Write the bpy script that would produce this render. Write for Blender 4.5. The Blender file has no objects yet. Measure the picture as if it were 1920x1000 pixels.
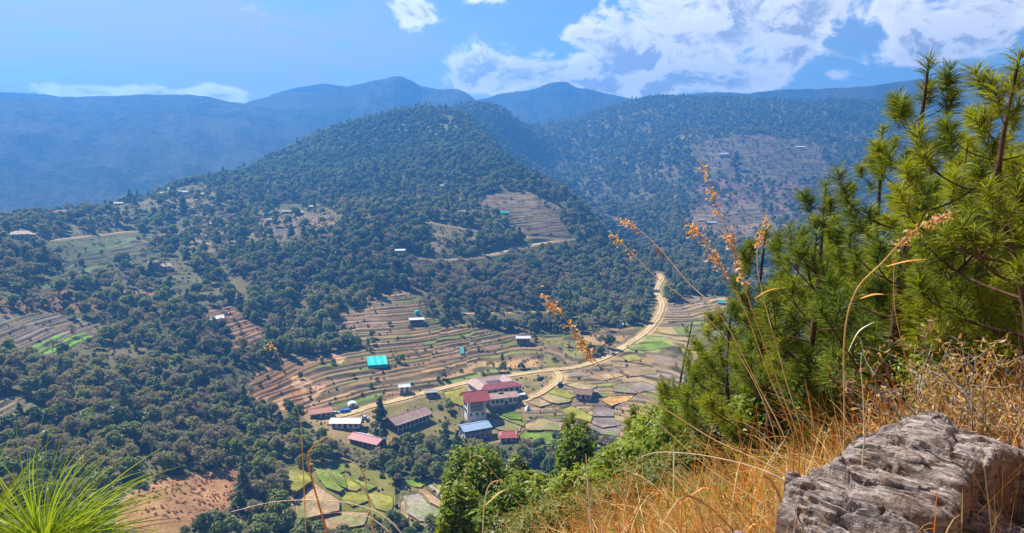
import bpy, math, random
import numpy as np
from mathutils import Vector, Matrix, Euler

random.seed(7)
RNG = np.random.default_rng(11)
R = math.radians
scene = bpy.context.scene
COL = scene.collection

# ------------------------------------------------------------------ camera
F_PX, CX, CY = 1371.0, 960.0, 500.0          # pixel focal length of the 1920 x 1000 photograph
PITCH = math.atan(200.0 / F_PX)              # looking a little downhill
cam_data = bpy.data.cameras.new("camera")
cam = bpy.data.objects.new("camera", cam_data)
COL.objects.link(cam)
cam.location = (0, 0, 0)
cam.rotation_euler = (math.pi / 2 - PITCH, 0, 0)
cam_data.sensor_width = 36.0
cam_data.lens = 36.0 * F_PX / 1920.0
cam_data.clip_start = 0.05
cam_data.clip_end = 30000
scene.camera = cam

# ------------------------------------------------------------------ light, exposure
SUN_AZ, SUN_EL = R(-50), R(50)               # azimuth from +Y (negative = left), in front of the camera
scene.view_settings.view_transform = 'Standard'
scene.view_settings.look = 'None'
scene.view_settings.gamma = 1.0
scene.view_settings.use_curve_mapping = False
scene.view_settings.exposure = 1.3
sun_data = bpy.data.lights.new("sun", 'SUN')
sun_data.energy = 5.0
sun_data.angle = R(0.5)
sun_data.color = (1.0, 0.93, 0.82)
sun = bpy.data.objects.new("sun", sun_data)
COL.objects.link(sun)
sd = Vector((math.sin(SUN_AZ) * math.cos(SUN_EL), math.cos(SUN_AZ) * math.cos(SUN_EL), math.sin(SUN_EL)))
sun.rotation_euler = (-sd).to_track_quat('-Z', 'Y').to_euler()
sun.location = sd * 50

scene.cycles.use_denoising = True
scene.cycles.max_bounces = 6
scene.cycles.diffuse_bounces = 2
scene.cycles.glossy_bounces = 2
scene.cycles.transmission_bounces = 3
scene.cycles.volume_bounces = 0
scene.cycles.transparent_max_bounces = 4
scene.cycles.sample_clamp_indirect = 4.0

CP, SP = math.cos(PITCH), math.sin(PITCH)
def pdir(px, py):
    """pixel of the photograph -> world direction (arrays allowed)"""
    x = (np.asarray(px, float) - CX) / F_PX
    y = -(np.asarray(py, float) - CY) / F_PX
    return x, CP + y * SP, y * CP - SP
def pazel(px, py):
    x, y, z = pdir(px, py)
    return np.arctan2(x, y), np.arctan2(z, np.hypot(x, y))
def P(px, py, r):
    """pixel + horizontal distance -> world point"""
    x, y, z = pdir(px, py)
    k = r / np.hypot(x, y)
    return np.array([x * k, y * k, z * k])
def project(x, y, z):
    dep = y * CP - z * SP
    up = y * SP + z * CP
    dep = np.maximum(dep, 1e-3)
    return CX + F_PX * x / dep, CY - F_PX * up / dep

# ------------------------------------------------------------------ world: sky with clouds
world = bpy.data.worlds.new("World")
scene.world = world
world.use_nodes = True
wt = world.node_tree
wt.nodes.clear()
class NB:
    """tiny node builder"""
    def __init__(s, tree): s.t = tree
    def n(s, typ, **kw):
        nd = s.t.nodes.new(typ)
        for k, v in kw.items(): setattr(nd, k, v)
        return nd
    def put(s, sock, v):
        if isinstance(v, bpy.types.NodeSocket): s.t.links.new(v, sock)
        else: sock.default_value = v
    def math(s, op, a, b=0.0, c=None, clamp=False):
        nd = s.n('ShaderNodeMath', operation=op, use_clamp=clamp)
        s.put(nd.inputs[0], a); s.put(nd.inputs[1], b)
        if c is not None: s.put(nd.inputs[2], c)
        return nd.outputs[0]
    def vmath(s, op, a, b=None):
        nd = s.n('ShaderNodeVectorMath', operation=op)
        s.put(nd.inputs[0], a)
        if b is not None: s.put(nd.inputs[1], b)
        return nd.outputs['Value'] if op in ('DOT_PRODUCT', 'LENGTH') else nd.outputs[0]
    def noise(s, vec, scale, detail=6.0, rough=0.55, lac=2.0, dist=0.0):
        nd = s.n('ShaderNodeTexNoise')
        s.put(nd.inputs['Vector'], vec)
        nd.inputs['Scale'].default_value = scale
        nd.inputs['Detail'].default_value = detail
        nd.inputs['Roughness'].default_value = rough
        nd.inputs['Lacunarity'].default_value = lac
        nd.inputs['Distortion'].default_value = dist
        return nd.outputs[0]
    def mr(s, v, a, b, c=0.0, d=1.0, smooth=True):
        nd = s.n('ShaderNodeMapRange')
        if smooth: nd.interpolation_type = 'SMOOTHSTEP'
        s.put(nd.inputs[0], v)
        for i, q in enumerate((a, b, c, d)): s.put(nd.inputs[1 + i], q)
        return nd.outputs[0]
    def mix(s, f, a, b, mode='MIX'):
        nd = s.n('ShaderNodeMix', data_type='RGBA', blend_type=mode)
        s.put(nd.inputs[0], f)
        s.put(nd.inputs[6], a if isinstance(a, bpy.types.NodeSocket) else tuple(a) + (1.0,))
        s.put(nd.inputs[7], b if isinstance(b, bpy.types.NodeSocket) else tuple(b) + (1.0,))
        return nd.outputs[2]
W = NB(wt)
tc = W.n('ShaderNodeTexCoord')
sky = W.n('ShaderNodeTexSky', sky_type='NISHITA')
sky.sun_disc = False
sky.sun_elevation = SUN_EL
sky.sun_rotation = SUN_AZ
sky.altitude = 1400
sky.air_density = 1.0
sky.dust_density = 0.6
sky.ozone_density = 2.2
sep = W.n('ShaderNodeSeparateXYZ')
wt.links.new(tc.outputs['Generated'], sep.inputs[0])
az_s = W.math('ARCTAN2', sep.outputs[0], sep.outputs[1])
el_s = W.math('ARCSINE', sep.outputs[2])
cmb = W.n('ShaderNodeCombineXYZ')
wt.links.new(az_s, cmb.inputs[0]); wt.links.new(el_s, cmb.inputs[1])
AE = cmb.outputs[0]
def blobs(lst):
    """sum of soft elliptical patches of sky given as (px, py, rx, ry, weight) of the photograph"""
    tot = None
    for px, py, rx, ry, wgt in lst:
        a, e = pazel(px, py)
        d = W.vmath('SUBTRACT', AE, (float(a), float(e), 0))
        d = W.vmath('MULTIPLY', d, (F_PX / rx, F_PX / ry, 0))
        q = W.vmath('DOT_PRODUCT', d, d)
        g = W.math('EXPONENT', W.math('MULTIPLY', q, -1.0))
        g = W.math('MULTIPLY', g, wgt)
        tot = g if tot is None else W.math('ADD', tot, g)
    return tot
CUM = [(775, 22, 62, 30, .95), (925, -5, 40, 16, .8), (1215, 60, 90, 105, .8), (1330, 60, 120, 95, .78), (1440, 40, 85, 75, .6),
       (1505, 40, 50, 60, .7), (1480, 100, 40, 35, .55), (1230, 140, 70, 40, .75), (1400, 150, 90, 26, .75), (1078, 68, 42, 20, .85),
       (900, 115, 60, 40, .85), (985, 142, 80, 36, .95), (1110, 140, 90, 38, 1.05), (1180, 168, 70, 24, .9), (870, 160, 70, 28, .8),
       (1715, 95, 55, 30, .9), (1790, 25, 150, 42, .8), (1640, 5, 70, 26, .7), (1900, 50, 90, 60, .7), (1565, 141, 26, 13, 1.0),
       (430, 178, 90, 20, .75), (140, 172, 110, 16, .6), (270, 175, 110, 14, .6), (1395, -60, 420, 60, .35), (300, -260, 600, 90, .35)]
cov = blobs(CUM)
wv = W.vmath('MULTIPLY', AE, (1.0, 1.45, 1.0))
n1 = W.noise(wv, 13.0, 10.0, 0.64, 2.1, 0.35)
off = W.vmath('ADD', wv, (-0.016, 0.022, 0.0))
n2 = W.noise(off, 13.0, 10.0, 0.64, 2.1, 0.35)
dens = W.math('ADD', W.math('MULTIPLY', W.math('SUBTRACT', n1, 0.5), 3.0), W.math('SUBTRACT', cov, 0.52))
calpha = W.mr(dens, -0.06, 0.42)
core = W.mr(dens, 0.12, 0.70)
lit = W.mr(W.math('SUBTRACT', n1, n2), -0.055, 0.06)
ccol = W.mix(W.math('MULTIPLY', core, 1.0), (13.5, 12.8, 11.9), (4.4, 4.5, 4.8))
ccol = W.mix(W.math('MULTIPLY', lit, 0.6), ccol, (14.5, 13.8, 12.8))
# thin high veil, brightest towards the sun
veil = blobs([(100, 70, 460, 140, 1.0), (460, 110, 260, 70, .8), (100, 160, 420, 40, .6), (840, 100, 130, 60, .16), (1650, 60, 300, 60, .25), (-700, -300, 800, 400, .5)])
sv = W.vmath('MULTIPLY', AE, (2.2, 8.5, 1.0))
vn = W.noise(sv, 2.4, 7.0, 0.6, 2.0, 1.4)
valpha = W.math('MULTIPLY', W.math('MULTIPLY', veil, 1.05), W.mr(vn, 0.22, 0.66), clamp=True)
skyc = W.mix(1.0, sky.outputs[0], (0.84, 1.0, 1.06), 'MULTIPLY')
skyc = W.mix(valpha, skyc, (5.0, 4.7, 4.2))
skyc = W.mix(calpha, skyc, ccol)
bg = W.n('ShaderNodeBackground')
wt.links.new(skyc, bg.inputs[0])
bg.inputs[1].default_value = 0.05
wo = W.n('ShaderNodeOutputWorld')
wt.links.new(bg.outputs[0], wo.inputs[0])
world.cycles.sampling_method = 'MANUAL'
world.cycles.sample_map_resolution = 512

# ------------------------------------------------------------------ helpers: noise, meshes, tags
def _hash(ix, iy, seed):
    h = (ix.astype(np.int64) * 374761393 + iy.astype(np.int64) * 668265263 + seed * 1274126177) & 0x7fffffff
    h = ((h ^ (h >> 13)) * 1103515245 + 12345) & 0x7fffffff
    h = ((h ^ (h >> 15)) * 1597334677) & 0x7fffffff
    return (h & 0xffff) / 65535.0
def vnoise(x, y, seed=0):
    x = np.asarray(x, float); y = np.asarray(y, float)
    ix = np.floor(x); iy = np.floor(y)
    fx = x - ix; fy = y - iy
    fx = fx * fx * (3 - 2 * fx); fy = fy * fy * (3 - 2 * fy)
    a = _hash(ix, iy, seed); b = _hash(ix + 1, iy, seed)
    c = _hash(ix, iy + 1, seed); d = _hash(ix + 1, iy + 1, seed)
    return (a + (b - a) * fx) * (1 - fy) + (c + (d - c) * fx) * fy
def fbm(x, y, seed=0, oct=4):
    s = 0; a = 0.5; t = 0
    for k in range(oct):
        s = s + a * (vnoise(x, y, seed + k) - 0.5) * 2; t += a
        a *= 0.5; x = x * 2.03 + 17.1; y = y * 2.03 - 9.7
    return s / t
def sstep(v, a, b):
    t = np.clip((v - a) / (b - a), 0, 1)
    return t * t * (3 - 2 * t)
def inpoly(px, py, poly):
    px = np.asarray(px, float); py = np.asarray(py, float)
    res = np.zeros(px.shape, bool)
    xs = [p[0] for p in poly]; ys = [p[1] for p in poly]
    bb = (px >= min(xs)) & (px <= max(xs)) & (py >= min(ys)) & (py <= max(ys))
    idx = np.nonzero(bb.ravel())[0]
    if len(idx) == 0: return res
    qx = px.ravel()[idx]; qy = py.ravel()[idx]
    r = np.zeros(len(idx), bool)
    n = len(poly)
    for i in range(n):
        x1, y1 = poly[i][:2]; x2, y2 = poly[(i + 1) % n][:2]
        if y1 == y2: continue
        c = ((y1 > qy) != (y2 > qy)) & (qx < (x2 - x1) * (qy - y1) / (y2 - y1) + x1)
        r ^= c
    res.ravel()[idx] = r
    return res

def link(o, parent=None):
    COL.objects.link(o)
    if parent is not None: o.parent = parent
    return o
def tag(o, label=None, cat=None, group=None, kind=None):
    if label: o['label'] = label
    if cat: o['category'] = cat
    if group: o['group'] = group
    if kind: o['kind'] = kind
    return o
def empty(name, loc=(0, 0, 0), rz=0.0):
    o = bpy.data.objects.new(name, None)
    o.empty_display_size = 0.3
    o.location = loc; o.rotation_euler = (0, 0, rz)
    return link(o)
def npmesh(name, V, Fq, mats, smooth=False, attrs=None, mi=None):
    """numpy vertices and equal-sized faces -> mesh. attrs: {name: (type, array)} per point"""
    V = np.ascontiguousarray(V, np.float32); Fq = np.ascontiguousarray(Fq, np.int32)
    m = bpy.data.meshes.new(name)
    k = Fq.shape[1]
    m.vertices.add(len(V)); m.vertices.foreach_set('co', V.ravel())
    m.loops.add(Fq.size); m.loops.foreach_set('vertex_index', Fq.ravel())
    m.polygons.add(len(Fq))
    m.polygons.foreach_set('loop_start', np.arange(0, Fq.size, k, dtype=np.int32))
    m.polygons.foreach_set('loop_total', np.full(len(Fq), k, np.int32))
    m.polygons.foreach_set('use_smooth', np.full(len(Fq), bool(smooth)))
    if not isinstance(mats, (list, tuple)): mats = [mats]
    for q in mats: m.materials.append(q)
    if mi is not None: m.polygons.foreach_set('material_index', np.ascontiguousarray(mi, np.int32))
    if attrs:
        for an, (ty, arr) in attrs.items():
            a = m.attributes.new(an, ty, 'POINT')
            arr = np.ascontiguousarray(arr, np.float32)
            a.data.foreach_set('color' if ty == 'FLOAT_COLOR' else ('vector' if ty == 'FLOAT_VECTOR' else 'value'), arr.ravel())
    m.update(calc_edges=True)
    return m
def obj(name, mesh, parent=None):
    o = bpy.data.objects.new(name, mesh)
    return link(o, parent)
class MB:
    """collects boxes, prisms and tubes in python lists"""
    def __init__(s): s.v = []; s.f = []; s.m = []
    def add(s, vs, fs, mi=0):
        b = len(s.v); s.v += [tuple(map(float, q)) for q in vs]
        s.f += [tuple(b + i for i in q) for q in fs]; s.m += [mi] * len(fs)
    def box(s, x0, x1, y0, y1, z0, z1, mi=0, taper=0.0):
        t = taper
        vs = [(x0, y0, z0), (x1, y0, z0), (x1, y1, z0), (x0, y1, z0), (x0 + t, y0 + t, z1), (x1 - t, y0 + t, z1), (x1 - t, y1 - t, z1), (x0 + t, y1 - t, z1)]
        s.add(vs, [(3, 2, 1, 0), (4, 5, 6, 7), (0, 1, 5, 4), (1, 2, 6, 5), (2, 3, 7, 6), (3, 0, 4, 7)], mi)
    def slab(s, quad, th, mi=0):
        """a quad given by its upper corners (counter-clockwise from above) with thickness th downwards"""
        q = [Vector(p) for p in quad]
        lo = [p - Vector((0, 0, th)) for p in q]
        n = len(q)
        fs = [tuple(range(n)), tuple(reversed(range(n, 2 * n)))]
        for i in range(n): j = (i + 1) % n; fs.append((i, i + n, j + n, j))
        s.add(q + lo, fs, mi)
    def build(s, name, mats, parent=None, smooth=False):
        m = bpy.data.meshes.new(name)
        m.from_pydata(s.v, [], s.f)
        if not isinstance(mats, (list, tuple)): mats = [mats]
        for q in mats: m.materials.append(q)
        m.polygons.foreach_set('material_index', s.m)
        if smooth: m.polygons.foreach_set('use_smooth', [True] * len(s.f))
        m.update()
        return obj(name, m, parent)
def tube(pts, rad, sides=6):
    """tube along pts (N x 3) with radius per point -> verts, quads (numpy)"""
    pts = np.asarray(pts, float); n = len(pts)
    rad = np.broadcast_to(np.asarray(rad, float), (n,))
    tang = np.gradient(pts, axis=0)
    tang /= np.linalg.norm(tang, axis=1, keepdims=True) + 1e-9
    ref = np.array([0.31, 0.27, 0.91]); 
    if abs(tang[0] @ ref) > 0.9: ref = np.array([0.9, -0.3, 0.1])
    a = np.cross(tang, ref); a /= np.linalg.norm(a, axis=1, keepdims=True) + 1e-9
    b = np.cross(tang, a)
    th = np.arange(sides) * 2 * math.pi / sides
    V = pts[:, None, :] + rad[:, None, None] * (np.cos(th)[None, :, None] * a[:, None, :] + np.sin(th)[None, :, None] * b[:, None, :])
    V = V.reshape(-1, 3)
    i = np.arange(n - 1)[:, None] * sides; j = np.arange(sides)[None, :]; j2 = (j + 1) % sides
    Q = np.stack([i + j, i + j2, i + sides + j2, i + sides + j], -1).reshape(-1, 4)
    return V, Q
def joinVF(lst):
    Vs, Fs, b = [], [], 0
    for V, F in lst:
        Vs.append(V); Fs.append(np.asarray(F) + b); b += len(V)
    return np.concatenate(Vs), np.concatenate(Fs)
def bez(pts, n):
    """smooth curve (Catmull-Rom) through pts"""
    p = np.asarray(pts, float)
    if len(p) == 2: return np.linspace(p[0], p[1], n)
    q = np.vstack([2 * p[0] - p[1], p, 2 * p[-1] - p[-2]])
    t = np.linspace(0, len(p) - 1 - 1e-6, n); k = t.astype(int); u = (t - k)[:, None]
    a, b, c, d = q[k], q[k + 1], q[k + 2], q[k + 3]
    return 0.5 * (2 * b + (c - a) * u + (2 * a - 5 * b + 4 * c - d) * u ** 2 + (3 * b - a - 3 * c + d) * u ** 3)

# ------------------------------------------------------------------ materials
def mat(name, build):
    m = bpy.data.materials.new(name); m.use_nodes = True
    t = m.node_tree; t.nodes.clear()
    out = t.nodes.new('ShaderNodeOutputMaterial')
    b = NB(t); sh = build(b)
    t.links.new(sh, out.inputs[0])
    return m
def principled(b, col, rough=0.8, bump=None, spec=0.2, metal=0.0):
    p = b.n('ShaderNodeBsdfPrincipled')
    b.put(p.inputs['Base Color'], col if isinstance(col, bpy.types.NodeSocket) else tuple(col) + (1.0,))
    b.put(p.inputs['Roughness'], rough)
    p.inputs['Specular IOR Level'].default_value = spec
    p.inputs['Metallic'].default_value = metal
    if bump is not None:
        bp = b.n('ShaderNodeBump'); bp.inputs['Strength'].default_value = bump[1]; bp.inputs['Distance'].default_value = bump[2]
        b.t.links.new(bump[0], bp.inputs['Height']); b.t.links.new(bp.outputs[0], p.inputs['Normal'])
    return p.outputs[0]
def wear_mat(name, c0, c1, scale=0.6, rough=0.75, spec=0.2, metal=0.0, stripe=None, bumpd=0.02):
    """two tones mixed by noise in object space; stripe = (axis, period) adds corrugation relief"""
    def f(b):
        co = b.n('ShaderNodeTexCoord').outputs['Object']
        n = b.noise(co, scale, 6, 0.65)
        c = b.mix(b.mr(n, 0.36, 0.66), c0, c1)
        h = b.noise(co, scale * 9, 4, 0.6)
        c = b.mix(b.mr(h, 0.3, 0.8, 0.0, 0.35), c, tuple(0.55 * x for x in c0))
        if stripe:
            w = b.n('ShaderNodeTexWave'); w.bands_direction = stripe[0]
            w.inputs['Scale'].default_value = stripe[1]; b.t.links.new(co, w.inputs['Vector'])
            h = b.math('ADD', w.outputs[1], b.math('MULTIPLY', h, 0.4))
        return principled(b, c, rough, (h, 0.5, bumpd), spec, metal)
    return mat(name, f)
def leaf_mat(name, ca, cb, cc=None, transl=0.25, var=0.5, satt='leafvar'):
    """foliage: colour between ca and cb by the plant's own tint, varied leaf by leaf"""
    def f(b):
        ti = b.n('ShaderNodeAttribute', attribute_type='INSTANCER', attribute_name='tint')
        base = b.mix(ti.outputs['Fac'], ca, cb)
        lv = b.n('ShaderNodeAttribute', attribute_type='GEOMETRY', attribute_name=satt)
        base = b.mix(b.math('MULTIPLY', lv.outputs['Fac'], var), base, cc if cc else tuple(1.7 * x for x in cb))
        d = b.n('ShaderNodeBsdfDiffuse'); b.put(d.inputs[0], base)
        tr = b.n('ShaderNodeBsdfTranslucent')
        b.put(tr.inputs[0], b.mix(1.0, base, (1.35, 1.25, 0.55), 'MULTIPLY'))
        gl = b.n('ShaderNodeBsdfGlossy'); gl.inputs['Roughness'].default_value = 0.45
        gl.inputs[0].default_value = (0.8, 0.85, 0.9, 1)
        m1 = b.n('ShaderNodeMixShader'); m1.inputs[0].default_value = transl
        b.t.links.new(d.outputs[0], m1.inputs[1]); b.t.links.new(tr.outputs[0], m1.inputs[2])
        m2 = b.n('ShaderNodeMixShader'); m2.inputs[0].default_value = 0.018
        b.t.links.new(m1.outputs[0], m2.inputs[1]); b.t.links.new(gl.outputs[0], m2.inputs[2])
        return m2.outputs[0]
    return mat(name, f)
M = {}
M['bark'] = wear_mat('bark', (0.07, 0.05, 0.035), (0.13, 0.10, 0.075), 6.0, 0.95, 0.05)
M['pine_bark'] = wear_mat('pine_bark', (0.06, 0.035, 0.025), (0.13, 0.075, 0.05), 9.0, 0.95, 0.05)
M['pale_bark'] = wear_mat('pale_bark', (0.20, 0.18, 0.15), (0.30, 0.27, 0.23), 6.0, 0.95, 0.05)
M['leaf_dark'] = leaf_mat('leaf_dark', (0.030, 0.070, 0.020), (0.185, 0.215, 0.042), (0.36, 0.40, 0.11), 0.34)
M['leaf_grey'] = leaf_mat('leaf_grey', (0.19, 0.15, 0.105), (0.30, 0.265, 0.11), (0.50, 0.44, 0.27), 0.28)
M['leaf_pine'] = leaf_mat('leaf_pine', (0.038, 0.088, 0.034), (0.13, 0.175, 0.050), (0.24, 0.28, 0.10), 0.28)
M['leaf_shrub'] = leaf_mat('leaf_shrub', (0.055, 0.060, 0.024), (0.120, 0.095, 0.040), (0.16, 0.15, 0.05), 0.25)
M['leaf_fresh'] = leaf_mat('leaf_fresh', (0.060, 0.130, 0.012), (0.20, 0.25, 0.018), (0.36, 0.40, 0.04), 0.5)
M['leaf_scrub'] = leaf_mat('leaf_scrub', (0.085, 0.11, 0.020), (0.23, 0.19, 0.035), (0.34, 0.30, 0.06), 0.4)
M['needle'] = leaf_mat('needle', (0.024, 0.070, 0.014), (0.26, 0.28, 0.014), (0.40, 0.43, 0.03), 0.5, 0.5)
M['needle_shoot'] = leaf_mat('needle_shoot', (0.085, 0.20, 0.010), (0.20, 0.30, 0.02), (0.40, 0.45, 0.05), 0.45, 0.6)

def attr_mat(name, fine=1.2, coarse=0.09, bump=(0.6, 0.15), var=0.55, coord='Object'):
    """colour from the mesh's own 'Col' (soil, crop, scrub), with fine grain and relief"""
    def f(b):
        a = b.n('ShaderNodeAttribute', attribute_type='GEOMETRY', attribute_name='Col')
        co = b.n('ShaderNodeTexCoord').outputs[coord]
        n = b.noise(co, fine, 5, 0.7); n2 = b.noise(co, coarse, 4, 0.6)
        k = b.math('MULTIPLY', b.mr(n, 0.25, 0.75, 1 - var, 1 + var, False), b.mr(n2, 0.3, 0.7, 0.8, 1.2, False))
        vm = b.vmath('SCALE', a.outputs['Color']); b.put(vm.node.inputs['Scale'], k)
        return principled(b, vm, 0.95, (n, bump[0], bump[1]), 0.05)
    return mat(name, f)
M['ground'] = attr_mat('ground')
M['near_ground'] = attr_mat('near_ground', 9.0, 1.1, (0.8, 0.05), 0.6)
# ------------------------------------------------------------------ terrain: valley and hills as one height field
# control points: (photo x, photo y, horizontal distance)
CTRL = [
 # valley floor and lower terraces
 (560, 900, 292), (640, 960, 272), (700, 900, 296), (800, 940, 278), (850, 885, 304), (560, 1000, 258), (900, 790, 362), (1000, 810, 348), (1000, 900, 300),
 (760, 790, 360), (700, 825, 338), (620, 800, 352), (950, 730, 388), (1045, 700, 414), (1200, 740, 388), (1120, 790, 358), (1100, 900, 304), (1300, 900, 304), (1250, 680, 440),
 (1100, 680, 436), (1200, 620, 512), (1240, 560, 600), (1235, 520, 680), (1300, 560, 614), (1340, 600, 556), (1350, 530, 690), (1500, 560, 640), (1700, 560, 640), (2000, 560, 640),
 (1500, 720, 400), (1800, 720, 400), (2100, 720, 400), (1500, 1000, 262), (1900, 1000, 262), (1100, 1050, 240),
 # terraces above the village
 (750, 718, 402), (600, 745, 384), (480, 740, 384), (705, 670, 438), (560, 690, 420), (900, 690, 426), (780, 605, 486), (980, 640, 478), (760, 560, 520), (900, 600, 506), (640, 610, 486),
 # forest slope above them
 (1000, 588, 532), (1100, 600, 530), (1150, 560, 610), (1000, 550, 570), (850, 550, 556), (700, 480, 592), (850, 490, 612), (1000, 500, 636), (1100, 500, 676), (1000, 430, 735), (1060, 445, 752),
 (700, 400, 705), (960, 395, 785), (950, 365, 832), (820, 345, 890), (900, 250, 1120), (700, 330, 930), (780, 270, 1100), (600, 330, 980),
 # left flank
 (430, 610, 470), (500, 560, 518), (380, 660, 425), (450, 700, 398), (300, 750, 352), (100, 800, 322), (250, 950, 256), (400, 900, 286), (330, 930, 266), (0, 900, 272), (0, 700, 368), (100, 640, 420), (180, 600, 455), (0, 560, 470),
 (250, 560, 502), (0, 480, 555), (300, 480, 610), (150, 500, 575), (200, 440, 700), (450, 430, 700), (600, 415, 705), (550, 375, 860), (-150, 480, 540), (-150, 700, 360), (-150, 950, 250), (500, 490, 590), (350, 540, 530),
 # left ridge line and main hill skyline
 (-150, 445, 620), (0, 432, 650), (40, 424, 680), (115, 404, 750), (170, 395, 800), (230, 383, 880), (320, 366, 1000), (400, 354, 1120), (500, 304, 1190), (600, 254, 1240), (700, 227, 1290), (760, 212, 1330), (795, 208, 1350), (850, 214, 1400), (880, 238, 1330), (930, 268, 1250),
 (960, 310, 1080), (990, 330, 1000), (1060, 372, 900), (1100, 404, 850), (1150, 452, 790), (1200, 495, 740),
 # ground falling away behind these
 (-150, 520, 900), (0, 520, 950), (115, 500, 1050), (230, 470, 1150), (320, 440, 1250), (400, 420, 1400), (500, 360, 1500), (600, 310, 1560), (700, 275, 1600), (760, 262, 1620),
 (-150, 520, 1500), (200, 470, 1700), (450, 400, 1900), (650, 330, 2000),
 # the shoulder behind the main hill and its side valley
 (820, 214, 1480), (870, 206, 1560), (930, 210, 1600), (968, 226, 1620), (1004, 258, 1700), (850, 240, 1900), (950, 255, 2000), (1005, 300, 1650), (1014, 332, 1560), (1000, 420, 1260), (1060, 440, 1180), (1120, 480, 1000), (1180, 515, 860),
 # right hill
 (1050, 325, 1500), (1100, 390, 1180), (1250, 450, 960), (1300, 490, 840), (1200, 385, 1200), (1400, 400, 1160), (1400, 315, 1450), (1380, 265, 1620), (1300, 232, 1800), (1080, 222, 2080), (1150, 203, 2100),
 (1215, 184, 2120), (1300, 186, 2120), (1400, 188, 2140), (1500, 197, 2180), (1600, 196, 2220), (1660, 196, 2250), (1720, 235, 2250), (1850, 290, 2200), (2050, 330, 2100), (1700, 310, 1700), (1550, 380, 1300), (1450, 480, 900), (1560, 270, 1700), (1800, 420, 1300), (2000, 450, 1200), (1650, 470, 900),
 (1150, 290, 1600), (1250, 310, 1480),
 # behind the right hill
 (900, 260, 2400), (1080, 260, 2500), (1250, 240, 2550), (1450, 240, 2600), (1660, 250, 2600), (1950, 330, 2500), (500, 400, 2400), (100, 450, 2400), (-200, 470, 2300),
]
C3 = np.array([P(*c) for c in CTRL])
AZ_MAX = R(44)
cu = np.stack([np.arctan2(C3[:, 0], C3[:, 1]), np.log(np.hypot(C3[:, 0], C3[:, 1]))], 1)
def _k(d2): return 0.5 * d2 * np.log(d2 + 1e-12)
def tps_fit(X, y, lam):
    n = len(X)
    d2 = ((X[:, None] - X[None]) ** 2).sum(-1)
    A = np.zeros((n + 3, n + 3)); A[:n, :n] = _k(d2) + lam * np.eye(n)
    A[:n, n] = A[n, :n] = 1; A[:n, n + 1:] = X; A[n + 1:, :n] = X.T
    return np.linalg.solve(A, np.concatenate([y, np.zeros(3)]))
wts = tps_fit(cu, C3[:, 2], 2e-4)
GA = np.linspace(-AZ_MAX, AZ_MAX, 230); GL = np.linspace(math.log(120), math.log(2700), 330)
gz = np.zeros((len(GA), len(GL)))
for i, a in enumerate(GA):
    d2 = (a - cu[:, 0])[None] ** 2 + (GL[:, None] - cu[:, 1][None]) ** 2
    gz[i] = _k(d2) @ wts[:-3] + wts[-3] + wts[-2] * a + wts[-1] * GL
def bilin(grid, A, L, a, l):
    u = np.clip((a - A[0]) / (A[1] - A[0]), 0, len(A) - 1.001); i = u.astype(int); u = u - i
    v = np.clip((l - L[0]) / (L[1] - L[0]), 0, len(L) - 1.001); j = v.astype(int); v = v - j
    return (grid[i, j] * (1 - u) + grid[i + 1, j] * u) * (1 - v) + (grid[i, j + 1] * (1 - u) + grid[i + 1, j + 1] * u) * v
# ------------------------------------------------------------------ land-use regions, traced on the photograph and laid on the hills
Z_TERR = {
 'village_terraces': [(455, 740), (490, 690), (560, 665), (640, 668), (690, 645), (600, 622), (640, 590), (700, 555), (760, 545), (800, 572), (770, 592), (900, 612), (1060, 628), (1120, 622), (1180, 607), (1212, 612), (1140, 655), (1080, 684), (980, 690), (870, 714), (760, 738), (700, 758), (640, 763), (560, 775), (500, 765)],
 'red_strip': [(372, 578), (430, 568), (468, 600), (505, 635), (470, 655), (436, 665), (420, 620)],
 'left_fields': [(-40, 590), (90, 588), (200, 603), (185, 640), (60, 675), (-40, 665)],
 'upper_fields': [(880, 378), (920, 364), (990, 360), (1046, 380), (1064, 440), (1000, 446), (930, 440), (955, 412)],
 'valley_fields': [(1255, 568), (1300, 555), (1365, 560), (1372, 640), (1300, 700), (1240, 790), (1190, 850), (1100, 820), (1000, 830), (960, 790), (985, 750), (1060, 700), (1100, 690), (1180, 650), (1222, 612)],
 'lower_left_fields': [(-40, 745), (70, 745), (90, 775), (60, 800), (-40, 805)],
 'green_slope': [(180, 452), (300, 430), (262, 478), (190, 500), (120, 545), (40, 562), (90, 515)],
 'right_fields': [(1290, 268), (1420, 252), (1540, 275), (1560, 330), (1470, 345), (1380, 330), (1300, 310)],
 'right_fields_low': [(1300, 395), (1420, 380), (1460, 430), (1400, 450), (1300, 430)],
}
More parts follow.
